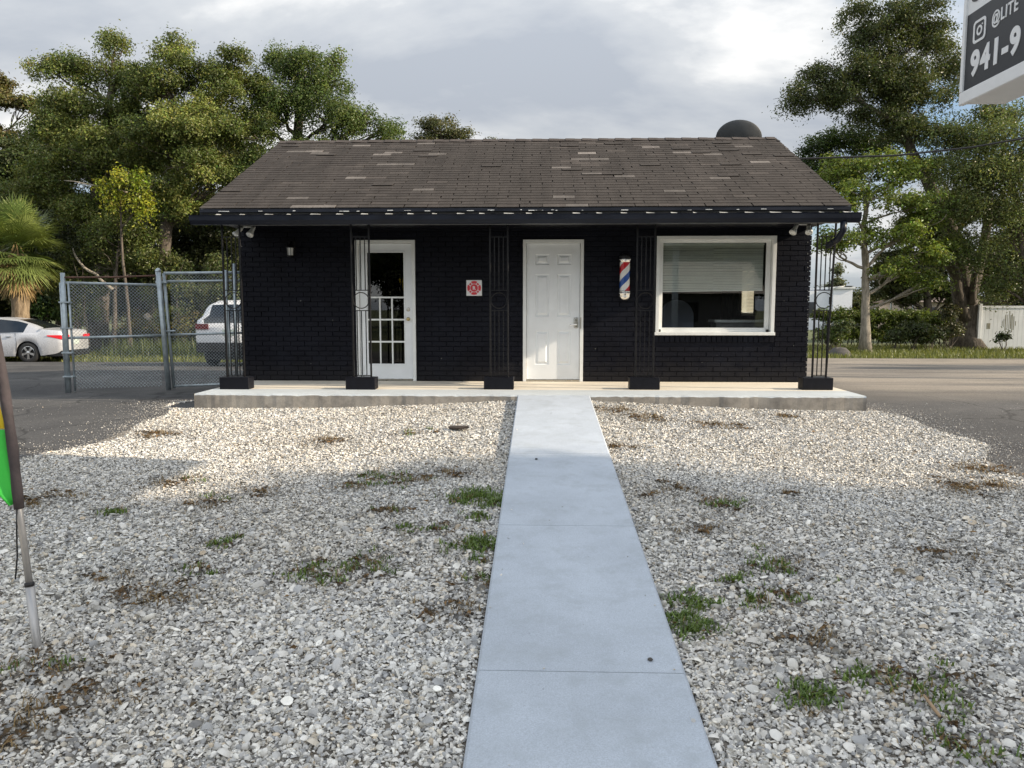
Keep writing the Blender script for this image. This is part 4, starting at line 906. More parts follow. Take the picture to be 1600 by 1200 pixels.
# ------------------------------------------------------------------ vegetation
def rand_unit(n): v = rng.normal(size=(n, 3)); return v/np.linalg.norm(v, axis=1, keepdims=True)
def leaf_quads(P, Nn, L, W, cols):
    """diamond leaves folded along the midrib: P (n,3) centres, Nn (n,3) normals"""
    n = len(P); t = rand_unit(n); t -= Nn*(t*Nn).sum(1, keepdims=True); t /= np.linalg.norm(t, axis=1, keepdims=True)+1e-9
    b = np.cross(Nn, t); L = np.asarray(L)[:, None]; W = np.asarray(W)[:, None]; fold = Nn*W*.35
    V = np.stack([P-t*L*.5, P+b*W*.5+fold, P+t*L*.5, P-b*W*.5+fold], 1).reshape(-1, 3)
    F = np.arange(n*4).reshape(n, 4); C = np.repeat(cols, 4, 0); return V, F, C
DENS, NL = 1.0, []
def crown(name, blobs, parent, leaf=.095, dens=1.0, col=(.055, .075, .022), col2=None, clump=.34, per=70, droop=.0, var=.28, material=None, hollow=.5, lobes=12):
    """each blob splits into lobes, each lobe carries compact leaf clumps on its outside, so gaps between lobes stay deep"""
    Ps, Ns, Cs, Ls = [], [], [], []
    col = np.array(col); col2 = np.array(col2 if col2 is not None else col*np.array([1.7, 1.5, 1.1]))
    for (c, r) in blobs:
        c = np.array(c); r = np.array(r); nl = max(3, int(lobes*min(1.6, max(.5, (r[0]*r[2])**.5/1.1))))
        for _ in range(nl):
            d0 = rand_unit(1)[0]; d0[2] = d0[2] if d0[2] > -.5 else -d0[2]*.5
            lc = c + d0*r*rng.uniform(.40, .86); lr = r*rng.uniform(.36, .56); ltint = rng.random(); lcol = rng.uniform(.82, 1.18)
            area = lr[0]*lr[2]*3 + lr[0]*lr[1]*2.0; n = max(5, int(DENS*dens*1.05*area/(clump*clump*1.2)))
            d = rand_unit(n); d[:, 2] = np.where(d[:, 2] < -.55, -d[:, 2]*.5, d[:, 2]); rad = hollow + (1-hollow)*rng.random(n)**.5
            q = lc + d*lr*rad[:, None]*(1+np.where(rng.random(n) < .12, rng.uniform(0, .35, n), 0))[:, None]
            cs = clump*rng.uniform(.55, 1.25, n); tint = np.clip(.5*rng.random(n)**1.3 + .5*ltint**1.5, 0, 1)
            m = (per*(cs/clump)**2*rng.uniform(.7, 1.2, n)).astype(int)+3; k = np.repeat(np.arange(n), m); M_ = len(k)
            g = rand_unit(M_)*(rng.random(M_)**.42)[:, None]*cs[k][:, None]*np.array([1, 1, .62])
            sp = rng.random(M_) < .17; g[sp] *= rng.uniform(1.1, 2.1, (int(sp.sum()), 1))
            g[:, 2] -= droop*np.abs(rng.normal(size=M_))*cs[k]*1.6
            Ps.append(q[k]+g); gn = g/(np.linalg.norm(g, axis=1, keepdims=True)+1e-6)
            Ns.append(rand_unit(M_)*.55 + gn*.45 + d[k]*.25 + np.array([0, 0, .40]))
            base = (col*(1-tint[:, None]) + col2*tint[:, None])[k]*lcol
            Cs.append(base*rng.uniform(1-var, 1+var, (M_, 1))*(1+.08*rng.normal(size=(M_, 3)))); Ls.append(leaf*rng.uniform(.6, 1.35, M_))
    P = np.concatenate(Ps); N = np.concatenate(Ns); N /= np.linalg.norm(N, axis=1, keepdims=True); C = np.clip(np.concatenate(Cs), .004, .9); L = np.concatenate(Ls)
    V, F, C = leaf_quads(P, N, L, L*rng.uniform(.42, .62, len(L)), C); NL.append(len(L))
    return np_mesh(name, V, F, C, material or M['leaf'], parent)
def curve_pts(a, b, n=6, bend=.15, sag=0):
    a, b = Vector(a), Vector(b); d = b-a; j = Vector((random.gauss(0, 1), random.gauss(0, 1), random.gauss(0, .6)))*d.length*bend*.5
    out = []
    for i in range(n+1):
        t = i/n; out.append(a.lerp(b, t) + j*math.sin(math.pi*t) + Vector((0, 0, sag*math.sin(math.pi*t))) + Vector((random.gauss(0, 1), random.gauss(0, 1), random.gauss(0, 1)))*d.length*.012)
    return out
def tree(name, label, cat, trunk, r0, blobs, group=None, bark='bark', forks=None, twigs=7, **kw):
    """trunk: points bottom to top; blobs: [(centre, radii)]"""
    trunk = [Vector(p) for p in trunk]; trunk[0].z = g1(trunk[0].x, trunk[0].y)
    e = empty(name, trunk[0].copy(), label, cat, group=group)
    b = MB(); n = len(trunk); tp = []; rr = []
    for i in range(n-1):
        for k in range(3):
            t = k/3; tp.append(trunk[i].lerp(trunk[i+1], t)+Vector((random.gauss(0, r0*.12), random.gauss(0, r0*.12), 0)) if i+k else trunk[0]-Vector((0, 0, .1))); rr.append(r0*(1-.62*(i+t)/(n-1)))
    tp.append(trunk[-1]); rr.append(r0*.38); rr[0] = r0*1.55; rr[1] = r0*1.12
    b.tube(tp, rr, 10)
    tp2, rr2 = [], []
    for pl, ra, rb in (forks or []):
        pl = [Vector(p) for p in pl]; q = []
        for a_, c_ in zip(pl[:-1], pl[1:]): q += curve_pts(a_, c_, 3, .08)[:-1]
        q.append(pl[-1]); fr_ = [ra+(rb-ra)*i/(len(q)-1) for i in range(len(q))]; b.tube(q, fr_, 9); tp2 += q[2:]; rr2 += fr_[2:]
    tp = tp + tp2; rr = rr + rr2
    for c, r in blobs:
        c = Vector(c); cand = [(abs((p-c).length)+(max(0, p.z-c.z))*1.5, i) for i, p in enumerate(tp)]; i = min(cand)[1]
        src = tp[max(1, i-1)]; rs = min(rr[i]*.6, .16); limb = curve_pts(src, c, 6, .22)
        b.tube(limb, [max(.012, rs*(1-.8*k/6)) for k in range(7)], 6)
        for k in range(twigs):
            d = Vector(rand_unit(1)[0]); d.z = abs(d.z)*.8-.15; end = c + Vector((d.x*r[0], d.y*r[1], d.z*r[2]))*.92
            tw = curve_pts(limb[random.randint(3, 6)], end, 4, .25); b.tube(tw, [rs*.28*(1-.75*q/4)+.006 for q in range(5)], 5, cap=False)
    b.build('trunk', M[bark], e, smooth=True)
    crown('crown', blobs, e, **kw)
    return e
def B(px, py, rx, ry, Y, depth=1.0):
    c = pt(px, py, Y); s = Y/FPX; return (c[:], (rx*s, rx*s*depth, ry*s))

OAK = dict(col=(.050, .080, .020), col2=(.255, .280, .072), leaf=.10, per=72, clump=.36)
VINE = dict(col=(.044, .076, .020), col2=(.165, .215, .052), leaf=.10, per=72, clump=.36)
tree('oak_tree', 'tall ragged oak with a narrow spire crown at the far left above the sedan', 'tree', [pt(150, 540, 31), pt(160, 440, 31), pt(150, 330, 31), pt(165, 220, 31), pt(178, 130, 31)], .34,
     [B(180, 75, 26, 38, 31), B(188, 130, 40, 50, 31), B(110, 110, 42, 40, 31), B(75, 105, 28, 22, 30.5), B(135, 170, 60, 45, 30.5), B(95, 220, 55, 50, 30), B(160, 250, 60, 50, 29.5), B(75, 300, 60, 50, 30.5), B(150, 340, 60, 40, 31), B(215, 190, 40, 50, 31), B(215, 270, 45, 45, 31), B(130, 260, 55, 50, 31.5)], dens=.95, droop=.25, **OAK)
tree('oak_tree', 'broad round-topped oak between the spired oak and the vine covered tree', 'tree', [pt(240, 530, 30), pt(252, 430, 30), pt(262, 340, 30), pt(285, 250, 30), pt(290, 160, 30)], .30,
     [B(268, 82, 34, 28, 30), B(255, 130, 50, 42, 29.5), B(320, 120, 55, 42, 30), B(370, 95, 20, 22, 30), B(360, 150, 48, 42, 30), B(300, 190, 62, 45, 29), B(370, 215, 50, 45, 29.5), B(235, 215, 45, 40, 29), B(310, 270, 60, 45, 29.5), B(250, 300, 50, 40, 29.5), B(350, 290, 45, 40, 30), B(285, 240, 55, 50, 30.5), B(340, 200, 50, 50, 30.5), B(225, 150, 30, 40, 30.5), B(400, 140, 26, 34, 30.5), B(300, 330, 60, 36, 30)], dens=.95, droop=.15, **OAK)
tree('vine_tree', 'flat-topped tree draped with dark vines behind the left end of the roof', 'tree', [pt(430, 520, 32), pt(440, 400, 32), pt(455, 280, 32), pt(470, 180, 32), pt(475, 130, 32)], .34,
     [B(440, 95, 22, 28, 32), B(480, 115, 45, 34, 31.5), B(525, 100, 20, 28, 32), B(515, 135, 35, 32, 31.5), B(450, 165, 45, 40, 31), B(510, 190, 50, 38, 31), B(410, 195, 45, 45, 31), B(565, 190, 30, 32, 31.5), B(600, 205, 32, 26, 32), B(410, 270, 50, 45, 30.5), B(480, 250, 60, 40, 31)], dens=1.1, droop=.5, **VINE)
tree('small_oak', 'small tree top showing above the middle of the ridge', 'tree', [pt(690, 470, 40), pt(690, 300, 40), pt(690, 210, 40)], .2, [B(690, 205, 34, 24, 40), B(672, 222, 26, 20, 40), B(715, 218, 24, 18, 40), B(695, 250, 45, 30, 40), B(768, 232, 12, 14, 41)], col=(.060, .072, .026), col2=(.13, .13, .05), leaf=.12, clump=.42)
tree('pine_tree', 'olive green tree reaching in from the left edge behind the spired oak', 'tree', [pt(-60, 540, 36), pt(-50, 350, 36), pt(-40, 180, 36)], .3, [B(10, 160, 30, 16, 36), B(40, 165, 18, 12, 36), B(-30, 150, 40, 30, 36), B(-40, 220, 50, 40, 36)], col=(.10, .10, .03), col2=(.16, .14, .045), leaf=.15)
tree('oak_tree', 'dark green spreading tree low at the left edge behind the palm', 'tree', [pt(-20, 540, 35), pt(-10, 400, 35), pt(10, 280, 35)], .25, [B(20, 240, 40, 28, 35), B(50, 260, 40, 30, 35), B(5, 290, 45, 35, 35), B(60, 320, 45, 40, 34), B(-20, 350, 50, 50, 34), B(50, 390, 45, 40, 34)], col=(.04, .06, .02), col2=(.09, .11, .035), leaf=.14)
tree('understorey_tree', 'tangle of green foliage under the yellow leaved small tree', 'tree', [pt(178, 545, 28.6), pt(180, 460, 28.6), pt(184, 390, 28.6)], .10, [B(180, 352, 34, 22, 28.6), B(150, 375, 26, 22, 28.8), B(212, 372, 30, 24, 28.8), B(180, 405, 40, 24, 29), B(235, 405, 30, 22, 29)], col=(.05, .07, .018), col2=(.15, .18, .045), leaf=.11, dens=.6, clump=.34, per=56, droop=.4)
tree('yellow_leaf_tree', 'yellow leaved small tree lit up in front of the dark oaks', 'tree', [pt(205, 560, 28), pt(200, 480, 28), pt(190, 380, 28), pt(188, 310, 28)], .075,
     [B(195, 275, 30, 18, 27.6), B(225, 285, 18, 26, 27.6), B(160, 288, 22, 12, 27.6), B(220, 325, 16, 20, 27.6), B(178, 310, 18, 14, 27.8), B(232, 312, 12, 18, 27.8)], bark='bark', col=(.11, .17, .018), col2=(.42, .42, .045), leaf=.11, dens=.42, clump=.30, per=40, droop=.6, lobes=7)
for (px, py0, py1, Y, lb) in ((120, 540, 380, 33, 'slender understorey tree behind the rear of the silver sedan'), (285, 540, 380, 34, 'slender understorey tree behind the middle of the chain link panel'), (335, 540, 390, 33, 'slender understorey tree behind the white SUV')):
    tree('understorey_tree', lb, 'tree', [pt(px, py0, Y), pt(px+4, py1+60, Y), pt(px-4, py1, Y)], .12,
         [B(px-30, 360, 46, 34, Y), B(px+30, 370, 46, 36, Y), B(px, 410, 52, 36, Y), B(px-35, 440, 42, 32, Y), B(px+35, 440, 42, 32, Y), B(px, 475, 50, 24, Y)], col=(.030, .042, .014), col2=(.07, .08, .025), leaf=.12, dens=1.15, clump=.38, per=56, droop=.3)
tree('background_tree', 'dark tree low between the white SUV and the brick corner', 'tree', [pt(400, 540, 37), pt(400, 420, 37), pt(400, 360, 37)], .2, [B(370, 380, 60, 40, 37), B(430, 380, 60, 40, 37), B(340, 420, 50, 40, 37), B(400, 440, 70, 40, 37)], col=(.03, .042, .014), col2=(.07, .08, .025), leaf=.15)

for px, Y, lb in ((95, 39, 'dark backing tree far behind the cabbage palm'), (215, 40, 'dark backing tree far behind the yellow leaved tree'), (330, 39, 'dark backing tree far behind the left end of the gutter')):
    tree('backing_tree', lb, 'tree', [pt(px, 520, Y), pt(px, 420, Y), pt(px, 300, Y)], .22, [B(px-40, 250, 50, 45, Y), B(px+40, 255, 50, 45, Y), B(px, 215, 48, 40, Y), B(px-30, 330, 60, 45, Y), B(px+35, 340, 60, 45, Y), B(px-25, 410, 60, 40, Y), B(px+35, 420, 60, 40, Y), B(px, 470, 70, 30, Y)], col=(.036, .046, .016), col2=(.09, .10, .032), leaf=.15, dens=.6, clump=.5, per=60)
# right-hand trees
DK = dict(col=(.038, .056, .018), col2=(.125, .145, .045), leaf=.10, per=72, clump=.36)
tb = pt(1513, 541, 33.5)
tree('great_oak', 'huge oak with a thick dark forked trunk beside the white vinyl fence', 'tree', [tb, pt(1512, 480, 33.5), pt(1505, 425, 33.5), pt(1500, 395, 33.5)], .52,
     [B(1385, 45, 48, 32, 33), B(1345, 20, 40, 26, 33), B(1420, 20, 50, 30, 33), B(1355, 65, 24, 28, 33), B(1330, 110, 55, 26, 32.5), B(1285, 120, 40, 22, 32.5), B(1240, 155, 34, 26, 32.5), B(1285, 155, 45, 28, 32.5), B(1350, 140, 55, 35, 33), B(1410, 120, 50, 34, 33), B(1460, 75, 40, 34, 33.5), B(1480, 110, 40, 34, 33.5), B(1440, 150, 45, 34, 33), B(1395, 185, 55, 36, 33), B(1345, 185, 30, 24, 32.5), B(1462, 40, 28, 24, 33), B(1400, 150, 50, 44, 33), B(1425, 215, 46, 34, 33), B(1450, 265, 40, 34, 33.4), B(1375, 90, 50, 36, 33), B(1310, 140, 40, 26, 32.6), B(1475, 320, 34, 36, 33.6), B(1430, 70, 40, 40, 33)],
     forks=[([pt(1503, 420, 33.5), pt(1470, 330, 33.2), pt(1425, 240, 33), pt(1400, 170, 33), pt(1395, 90, 33), pt(1385, 30, 33)], .30, .06), ([pt(1400, 190, 33), pt(1330, 150, 32.7), pt(1250, 160, 32.5)], .12, .03),
            ([pt(1516, 470, 33.5), pt(1535, 390, 33.6), pt(1545, 300, 33.6), pt(1570, 210, 33.6)], .26, .08), ([pt(1510, 500, 33.3), pt(1494, 430, 33), pt(1470, 395, 32.8)], .28, .18), ([pt(1520, 475, 33), pt(1530, 410, 32.6), pt(1500, 370, 32.4)], .15, .10)], dens=.62, droop=.3, **DK)
tree('moss_oak', 'drooping grey green tree hung with moss under the lightbox sign', 'tree', [pt(1612, 545, 31), pt(1605, 440, 31), pt(1590, 330, 31), pt(1575, 250, 31)], .13,
     [B(1530, 215, 45, 36, 31), B(1585, 210, 45, 36, 31), B(1500, 260, 40, 38, 31), B(1560, 270, 50, 40, 30.5), B(1600, 300, 40, 45, 31), B(1520, 330, 42, 40, 31), B(1580, 360, 46, 42, 31), B(1545, 400, 40, 30, 31), B(1600, 420, 36, 34, 31), B(1640, 250, 50, 60, 31), B(1480, 205, 30, 26, 32), B(1500, 225, 30, 30, 32), B(1540, 180, 40, 24, 32.5), B(1590, 175, 40, 24, 32.5), B(1555, 445, 30, 24, 31.5), B(1520, 285, 46, 40, 31.5), B(1560, 330, 50, 44, 31.5), B(1500, 385, 36, 36, 32), B(1600, 370, 40, 50, 31.5), B(1590, 255, 50, 40, 31)], col=(.052, .078, .024), col2=(.22, .25, .08), leaf=.10, dens=.52, droop=.6, clump=.36, per=64)
tree('young_tree', 'slim straight trunked tree with bright green leaves in front of the hedge', 'tree', [pt(1352, 541, 31), pt(1353, 480, 31), pt(1352, 420, 31), pt(1350, 350, 31), pt(1358, 290, 31)], .19,
     [B(1365, 260, 50, 28, 31), B(1310, 270, 36, 26, 31), B(1420, 280, 44, 30, 31), B(1360, 310, 55, 34, 30.5), B(1420, 330, 46, 34, 30.5), B(1310, 330, 34, 30, 30.5), B(1335, 375, 44, 26, 30.5), B(1405, 375, 42, 28, 30.5), B(1455, 350, 34, 34, 31), B(1440, 400, 34, 24, 31), B(1300, 385, 26, 22, 30.5), B(1400, 425, 36, 22, 31), B(1450, 445, 36, 24, 31.5), B(1480, 400, 30, 30, 31.5)],
     bark='barkpale', col=(.075, .11, .022), col2=(.235, .295, .055), leaf=.13, dens=.58, clump=.36, per=46)
tree('broadleaf_tree', 'deep green tree directly behind the right end of the roof', 'tree', [pt(1240, 540, 36), pt(1250, 400, 36), pt(1280, 300, 36)], .15, [B(1290, 240, 40, 26, 36), B(1330, 225, 40, 24, 36), B(1260, 262, 24, 20, 36), B(1310, 285, 50, 36, 36), B(1385, 225, 45, 26, 36)], col=(.036, .062, .018), col2=(.075, .12, .03), leaf=.13, dens=.9, clump=.40, per=60)
tree('background_tree', 'leafy tree filling the gap behind the forked oak trunk', 'tree', [pt(1450, 540, 40), pt(1450, 420, 40), pt(1450, 330, 40)], .2, [B(1420, 440, 40, 34, 40), B(1470, 410, 46, 40, 40), B(1440, 370, 46, 36, 40), B(1550, 440, 50, 36, 40), B(1580, 400, 50, 40, 40), B(1600, 460, 40, 26, 39), B(1500, 330, 45, 40, 40), B(1395, 455, 34, 22, 40), B(1430, 472, 34, 18, 40), B(1475, 462, 34, 24, 40), B(1395, 415, 30, 24, 40)], col=(.045, .06, .02), col2=(.12, .125, .04), leaf=.16, dens=.8)
tree('distant_tree', 'tall thin feathery tree far off beyond the pale building', 'tree', [pt(1308, 480, 75), pt(1308, 440, 75), pt(1308, 420, 75)], .15, [B(1309, 425, 6, 12, 75), B(1308, 445, 9, 10, 75), B(1296, 452, 12, 10, 76)], col=(.09, .11, .06), col2=(.14, .15, .08), leaf=.25, dens=.6, clump=.4, per=20)

# shrubs
def shrub(name, label, blobs, cat='shrub', group=None, stems=5, **kw):
    c = blobs[0][0]; e = empty(name, (c[0], c[1], g1(c[0], c[1])), label, cat, group=group); b = MB()
    for bl, r in blobs:
        for k in range(stems): a_ = Vector((bl[0]+random.gauss(0, r[0]*.2), bl[1]+random.gauss(0, r[0]*.2), g1(bl[0], bl[1])-.03)); b.tube(curve_pts(a_, Vector((bl[0]+random.gauss(0, r[0]*.5), bl[1]+random.gauss(0, r[0]*.4), bl[2]+r[2]*.5)), 4, .2), [.018, .015, .012, .009, .006], 5, cap=False)
    b.build('stems', M['bark'], e, smooth=True); crown('foliage', blobs, e, **kw); return e
hb = []
for px in range(1286, 1492, 11): hb += [B(px, 499+random.uniform(-3, 3), 14, 13, 36), B(px+5, 524, 14, 17, 36)]
shrub('hedge', 'long clipped green hedge behind the slim young tree', hb, 'hedge', stems=2, col=(.055, .085, .02), col2=(.20, .25, .05), leaf=.10, dens=1.2, clump=.24, per=46, lobes=16, hollow=.2)
shrub('bush', 'leafy bush at the road edge left of the slim young tree', [B(1312, 520, 18, 20, 30.5), B(1300, 530, 12, 12, 30.5)], col=(.04, .06, .018), col2=(.10, .13, .035), leaf=.12, dens=2, clump=.25, per=40)
shrub('bush', 'dark bush in front of the hedge right of the slim young tree', [B(1425, 522, 24, 18, 32), B(1450, 528, 20, 14, 32), B(1398, 528, 16, 12, 32)], col=(.035, .05, .016), col2=(.08, .10, .03), leaf=.12, dens=2, clump=.25, per=40)
shrub('bush', 'shaggy bush at the foot of the thick oak trunk', [B(1482, 522, 16, 20, 32.5), B(1480, 490, 14, 20, 33)], col=(.05, .055, .025), col2=(.11, .11, .05), leaf=.12, dens=1.8, clump=.25, per=40)
shrub('sapling', 'small sapling in front of the stained white fence', [B(1567, 530, 9, 11, 31.5)], 'plant', col=(.03, .045, .018), col2=(.07, .09, .03), leaf=.11, dens=2, clump=.2, per=16)
shrub('bush', 'dark green bush behind the boot of the silver sedan', [B(80, 488, 26, 22, 31), B(110, 498, 20, 18, 31), B(55, 470, 18, 18, 31)], col=(.03, .055, .016), col2=(.08, .13, .03), leaf=.13, dens=1.5)
for px, lb in ((215, 'sunlit weedy shrub behind the left half of the chain link panel'), (265, 'sunlit weedy shrub behind the right half of the chain link panel'), (310, 'sunlit weedy shrub behind the left flank of the white SUV')):
    shrub('shrub', lb, [B(px, 500, 22, 18, 29.5), B(px+18, 515, 20, 14, 29), B(px-16, 518, 18, 13, 29)], col=(.07, .075, .025), col2=(.22, .18, .075), leaf=.12, dens=1.3, clump=.3, per=34, material=M['dryleaf'])
for px, py, Y, lb in ((122, 450, 28.9, 'leafy shrub rising between the palm and the first fence post'), (268, 455, 29.2, 'leafy shrub rising in front of the oak trunks behind the leaning fence post'), (345, 460, 30, 'leafy shrub rising behind the roof of the white SUV')):
    shrub('tall_shrub', lb, [B(px, py-40, 26, 24, Y), B(px-20, py, 28, 28, Y), B(px+22, py, 28, 28, Y), B(px, py+35, 34, 24, Y)], col=(.042, .062, .018), col2=(.14, .155, .045), leaf=.115, dens=.8, clump=.34, per=56, droop=.35)
# bare stumps and limbs below the oaks
def stump(label, pts, rads):
    b = MB(); q = []
    for a_, c_ in zip(pts[:-1], pts[1:]): q += curve_pts(a_, c_, 3, .12)[:-1]
    q.append(pts[-1]); b.tube(q, list(np.interp(np.linspace(0, 1, len(q)), np.linspace(0, 1, len(rads)), rads)), 9); tag(b.build('dead_trunk', M['barkpale'], smooth=True), label, 'dead tree')
stump('pale leaning broken trunk behind the chain link panel next to its right post', [pt(248, 540, 29), pt(240, 510, 29), pt(228, 492, 29)], [.16, .15, .13])
stump('pale bare branch hanging in the dark below the yellow leaved tree', [pt(175, 452, 28.5), pt(150, 428, 28.5), pt(132, 418, 28.4), pt(118, 400, 28.4), pt(114, 388, 28.4)], [.07, .06, .05, .04, .02])
stump('long thin bleached branch sticking out above the yellow leaves', [pt(200, 300, 28), pt(150, 290, 27.6), pt(100, 282, 27.4)], [.03, .03, .012])

# cabbage palm
pc = pt(26, 385, 27); pg = g1(pc.x, pc.y)
pe = empty('cabbage_palm', (pc.x, pc.y, pg), 'cabbage palm with fan leaves and a brown skirt above the silver sedan', 'palm tree')
b = MB(); zs_ = np.linspace(pg-.1, pc.z-.25, 14); b.tube([(pc.x+.02*math.sin(k), pc.y, z_) for k, z_ in enumerate(zs_)], [.27+.02*(k % 2) for k in range(14)], 12); b.build('trunk', M['palmbark'], pe, smooth=True)
def fronds(name, n, el_range, length, fan, col, col2, mt, droop):
    Vs, Fs, Cs = [], [], []
    for k in range(n):
        az = random.uniform(0, 2*math.pi); el = R(random.uniform(*el_range)); d = Vector((math.cos(az)*math.cos(el), math.sin(az)*math.cos(el), math.sin(el)))
        s0 = pc + Vector((0, 0, random.uniform(-.15, .25))); pl = length*random.uniform(.75, 1.1); hub = s0 + d*pl*.55 + Vector((0, 0, -droop*.15)); side = d.cross(Vector((0, 0, 1))); side = side.normalized() if side.length > .05 else Vector((1, 0, 0)); up = side.cross(d).normalized()
        w = .02; o = len(Vs); Vs += [(s0+side*w)[:], (s0-side*w)[:], (hub-side*w)[:], (hub+side*w)[:]]; Fs.append((o, o+1, o+2, o+3)); cc = np.array(col)*(.7+.6*random.random()); Cs += [cc]*4
        tint = random.random()
        for j in range(30):
            a = R(-115+230*j/29); fd = (d*math.cos(a)+side*math.sin(a)+up*.25*math.cos(a)).normalized(); ln = fan*(.62+.38*math.cos(a))*random.uniform(.85, 1.1); wv = up.cross(fd).normalized()*.022
            p1_ = hub+fd*ln*.55 + Vector((0, 0, -.02)); p2_ = hub + fd*ln + Vector((0, 0, -droop*ln*random.uniform(.2, .7)))
            o = len(Vs); Vs += [(hub-wv*.3)[:], (hub+wv*.3)[:], (p1_+wv)[:], (p1_-wv)[:], (p2_+wv*.15)[:], (p2_-wv*.15)[:]]; Fs += [(o, o+1, o+2, o+3), (o+3, o+2, o+4, o+5)]
            cc = (np.array(col)*(1-tint)+np.array(col2)*tint)*random.uniform(.75, 1.25); Cs += [cc]*6
    return np_mesh(name, np.array(Vs), np.array(Fs), np.array(Cs), mt, pe)
fronds('fronds', 96, (-62, 82), 1.75, 1.0, (.085, .13, .034), (.23, .27, .085), M['leaf'], .45)
fronds('dead_fronds', 40, (-86, -38), 1.75, .7, (.24, .165, .08), (.38, .27, .13), M['dryleaf'], .5)

# woods beyond everything, and grass verges
def far_wood(x0, x1, Y, h, n):
    bl = []
    for k in range(n):
        x = random.uniform(x0, x1); y = Y+random.uniform(-3, 5); hh = h*random.uniform(.6, 1.1); bl.append(((x, y, g1(x, y)+hh*.5), (2.6, 2.0, hh*.5)))
    return bl
tag(crown('far_wood', far_wood(-52, -3, 50, 6.5, 44)+far_wood(-62, -25, 42, 7.0, 30)+far_wood(-30, -4, 40, 5.0, 24), None, col=(.028, .038, .014), col2=(.065, .075, .026), leaf=.24, dens=.7, clump=.7, per=60, hollow=.2), kind='stuff')
tag(crown('woodland_edge', far_wood(22, 50, 76, 3.3, 24)+far_wood(36, 75, 60, 6.5, 26), None, col=(.04, .05, .02), col2=(.09, .10, .035), leaf=.28, dens=.7, clump=.7, per=60, hollow=.2), kind='stuff')
def blades(name, pts_, h, w, col, col2, material, lean=.45):
    n = len(pts_); az = rng.uniform(0, 2*np.pi, n); hh = h*rng.uniform(.4, 1.3, n); dx = np.stack([np.cos(az), np.sin(az), np.zeros(n)], 1); sd = np.stack([-np.sin(az), np.cos(az), np.zeros(n)], 1)
    ln = rng.uniform(.1, 1, n)[:, None]*lean*hh[:, None]; up = np.array([0, 0, 1.0])
    b0 = pts_; m = b0+dx*ln*.35+up*hh[:, None]*.6; t = b0+dx*ln*1.2+up*hh[:, None]*.95; W = (w*rng.uniform(.6, 1.3, n))[:, None]
    V = np.stack([b0-sd*W*.5, b0+sd*W*.5, m+sd*W*.4, m-sd*W*.4, t+sd*W*.08, t-sd*W*.08], 1).reshape(-1, 3)
    i = np.arange(n)*6; F = np.concatenate([np.stack([i, i+1, i+2, i+3], 1), np.stack([i+3, i+2, i+4, i+5], 1)])
    k = rng.random((n, 1)); C = (np.array(col)*(1-k)+np.array(col2)*k)*rng.uniform(.7, 1.3, (n, 1)); return np_mesh(name, V, F, np.repeat(C, 6, 0), material)
def scatter(n, x0, x1, y0, y1): x = rng.uniform(x0, x1, n); y = rng.uniform(y0, y1, n); return np.stack([x, y, gz(x, y)-.03], 1)
tag(blades('verge_grass', np.concatenate([scatter(26000, -26, -4, 24.7, 31), scatter(24000, 6, 27, 27.4, 35)]), .17, .022, (.075, .10, .025), (.20, .21, .06), M['leaf']), kind='stuff')
tag(blades('tall_weeds', np.concatenate([scatter(3200, -15.5, -8.5, 26.5, 29.5)]), .62, .03, (.05, .075, .02), (.12, .14, .04), M['leaf']), kind='stuff')
b = MB()
st = pt(1312, 540, 28.8); T = Matrix.Translation((st.x, st.y, g1(st.x, st.y)-.06)) @ Matrix.Diagonal((1.25, 1, .8, 1)); b.lathe([(.34, 0), (.36, .12), (.31, .27), (.18, .40), (.05, .46), (0, .465)], 11, T); o = b.build('boulder', M['stone'], smooth=True)
for v in o.data.vertices: v.co += Vector((random.gauss(0, .02), random.gauss(0, .02), random.gauss(0, .015)))
tag(o, 'grey boulder in the grass left of the slim young tree', 'boulder')

# ------------------------------------------------------------------ far right fence, buildings, poles, wire
fc = pt(1530, 541, 33); fx0 = fc.x; fy = 33.0; fz = g1(fx0, fy)
fe = empty('vinyl_fence', (fx0, fy, fz), 'white vinyl privacy fence with dark mildew streaks beyond the road', 'fence')
b = MB(); xx = fx0
while xx < fx0+7.2:
    b.box(xx, xx+.168, fy-.012, fy+.012, fz+.06, fz+1.72, .004); xx += .172
b.build('fence_boards', M['vinyl'], fe)
b = MB(); b.box(fx0-.05, fx0+7.3, fy-.035, fy+.035, fz+1.7205, fz+1.82, .006); b.build('rail', M['vinyl'], fe)
b = MB(); b.box(fx0-.05, fx0+7.3, fy-.03, fy+.03, fz+.0, fz+.0595, .006); b.build('rail', M['vinyl'], fe)
for k in range(4):
    b = MB(); b.box(fx0-.06+k*2.4-.065, fx0-.06+k*2.4+.065, fy-.066, fy+.066, fz-.1, fz+1.90, .01); b.build('fence_post', M['vinyl'], fe)
b = MB()
for k in range(9):
    w = random.uniform(.018, .04); x = pt(1566+k*2.6+random.uniform(-.5, .5), 500, fy).x; h = .34*math.sin(math.pi*(k+.9)/10)*random.uniform(.65, 1.15); zc = pt(1575, 502+abs(k-4)*.8, fy).z; b.box(x-w/2, x+w/2, fy-.0150, fy-.0122, zc-h*1.25, zc+h*1.15)
for k in range(3): x = pt(1542+k*2, 510, fy).x; b.box(x-.02, x+.02, fy-.0150, fy-.0122, pt(1542, 514, fy).z, pt(1542, 505, fy).z)
b.build('mildew_stains', M['stain'], fe)
pb = pt(1315, 455, 60); be = empty('pale_building', (pb.x, 60, g1(pb.x, 60)), 'plain white flat roofed building far off beyond the hedge', 'building')
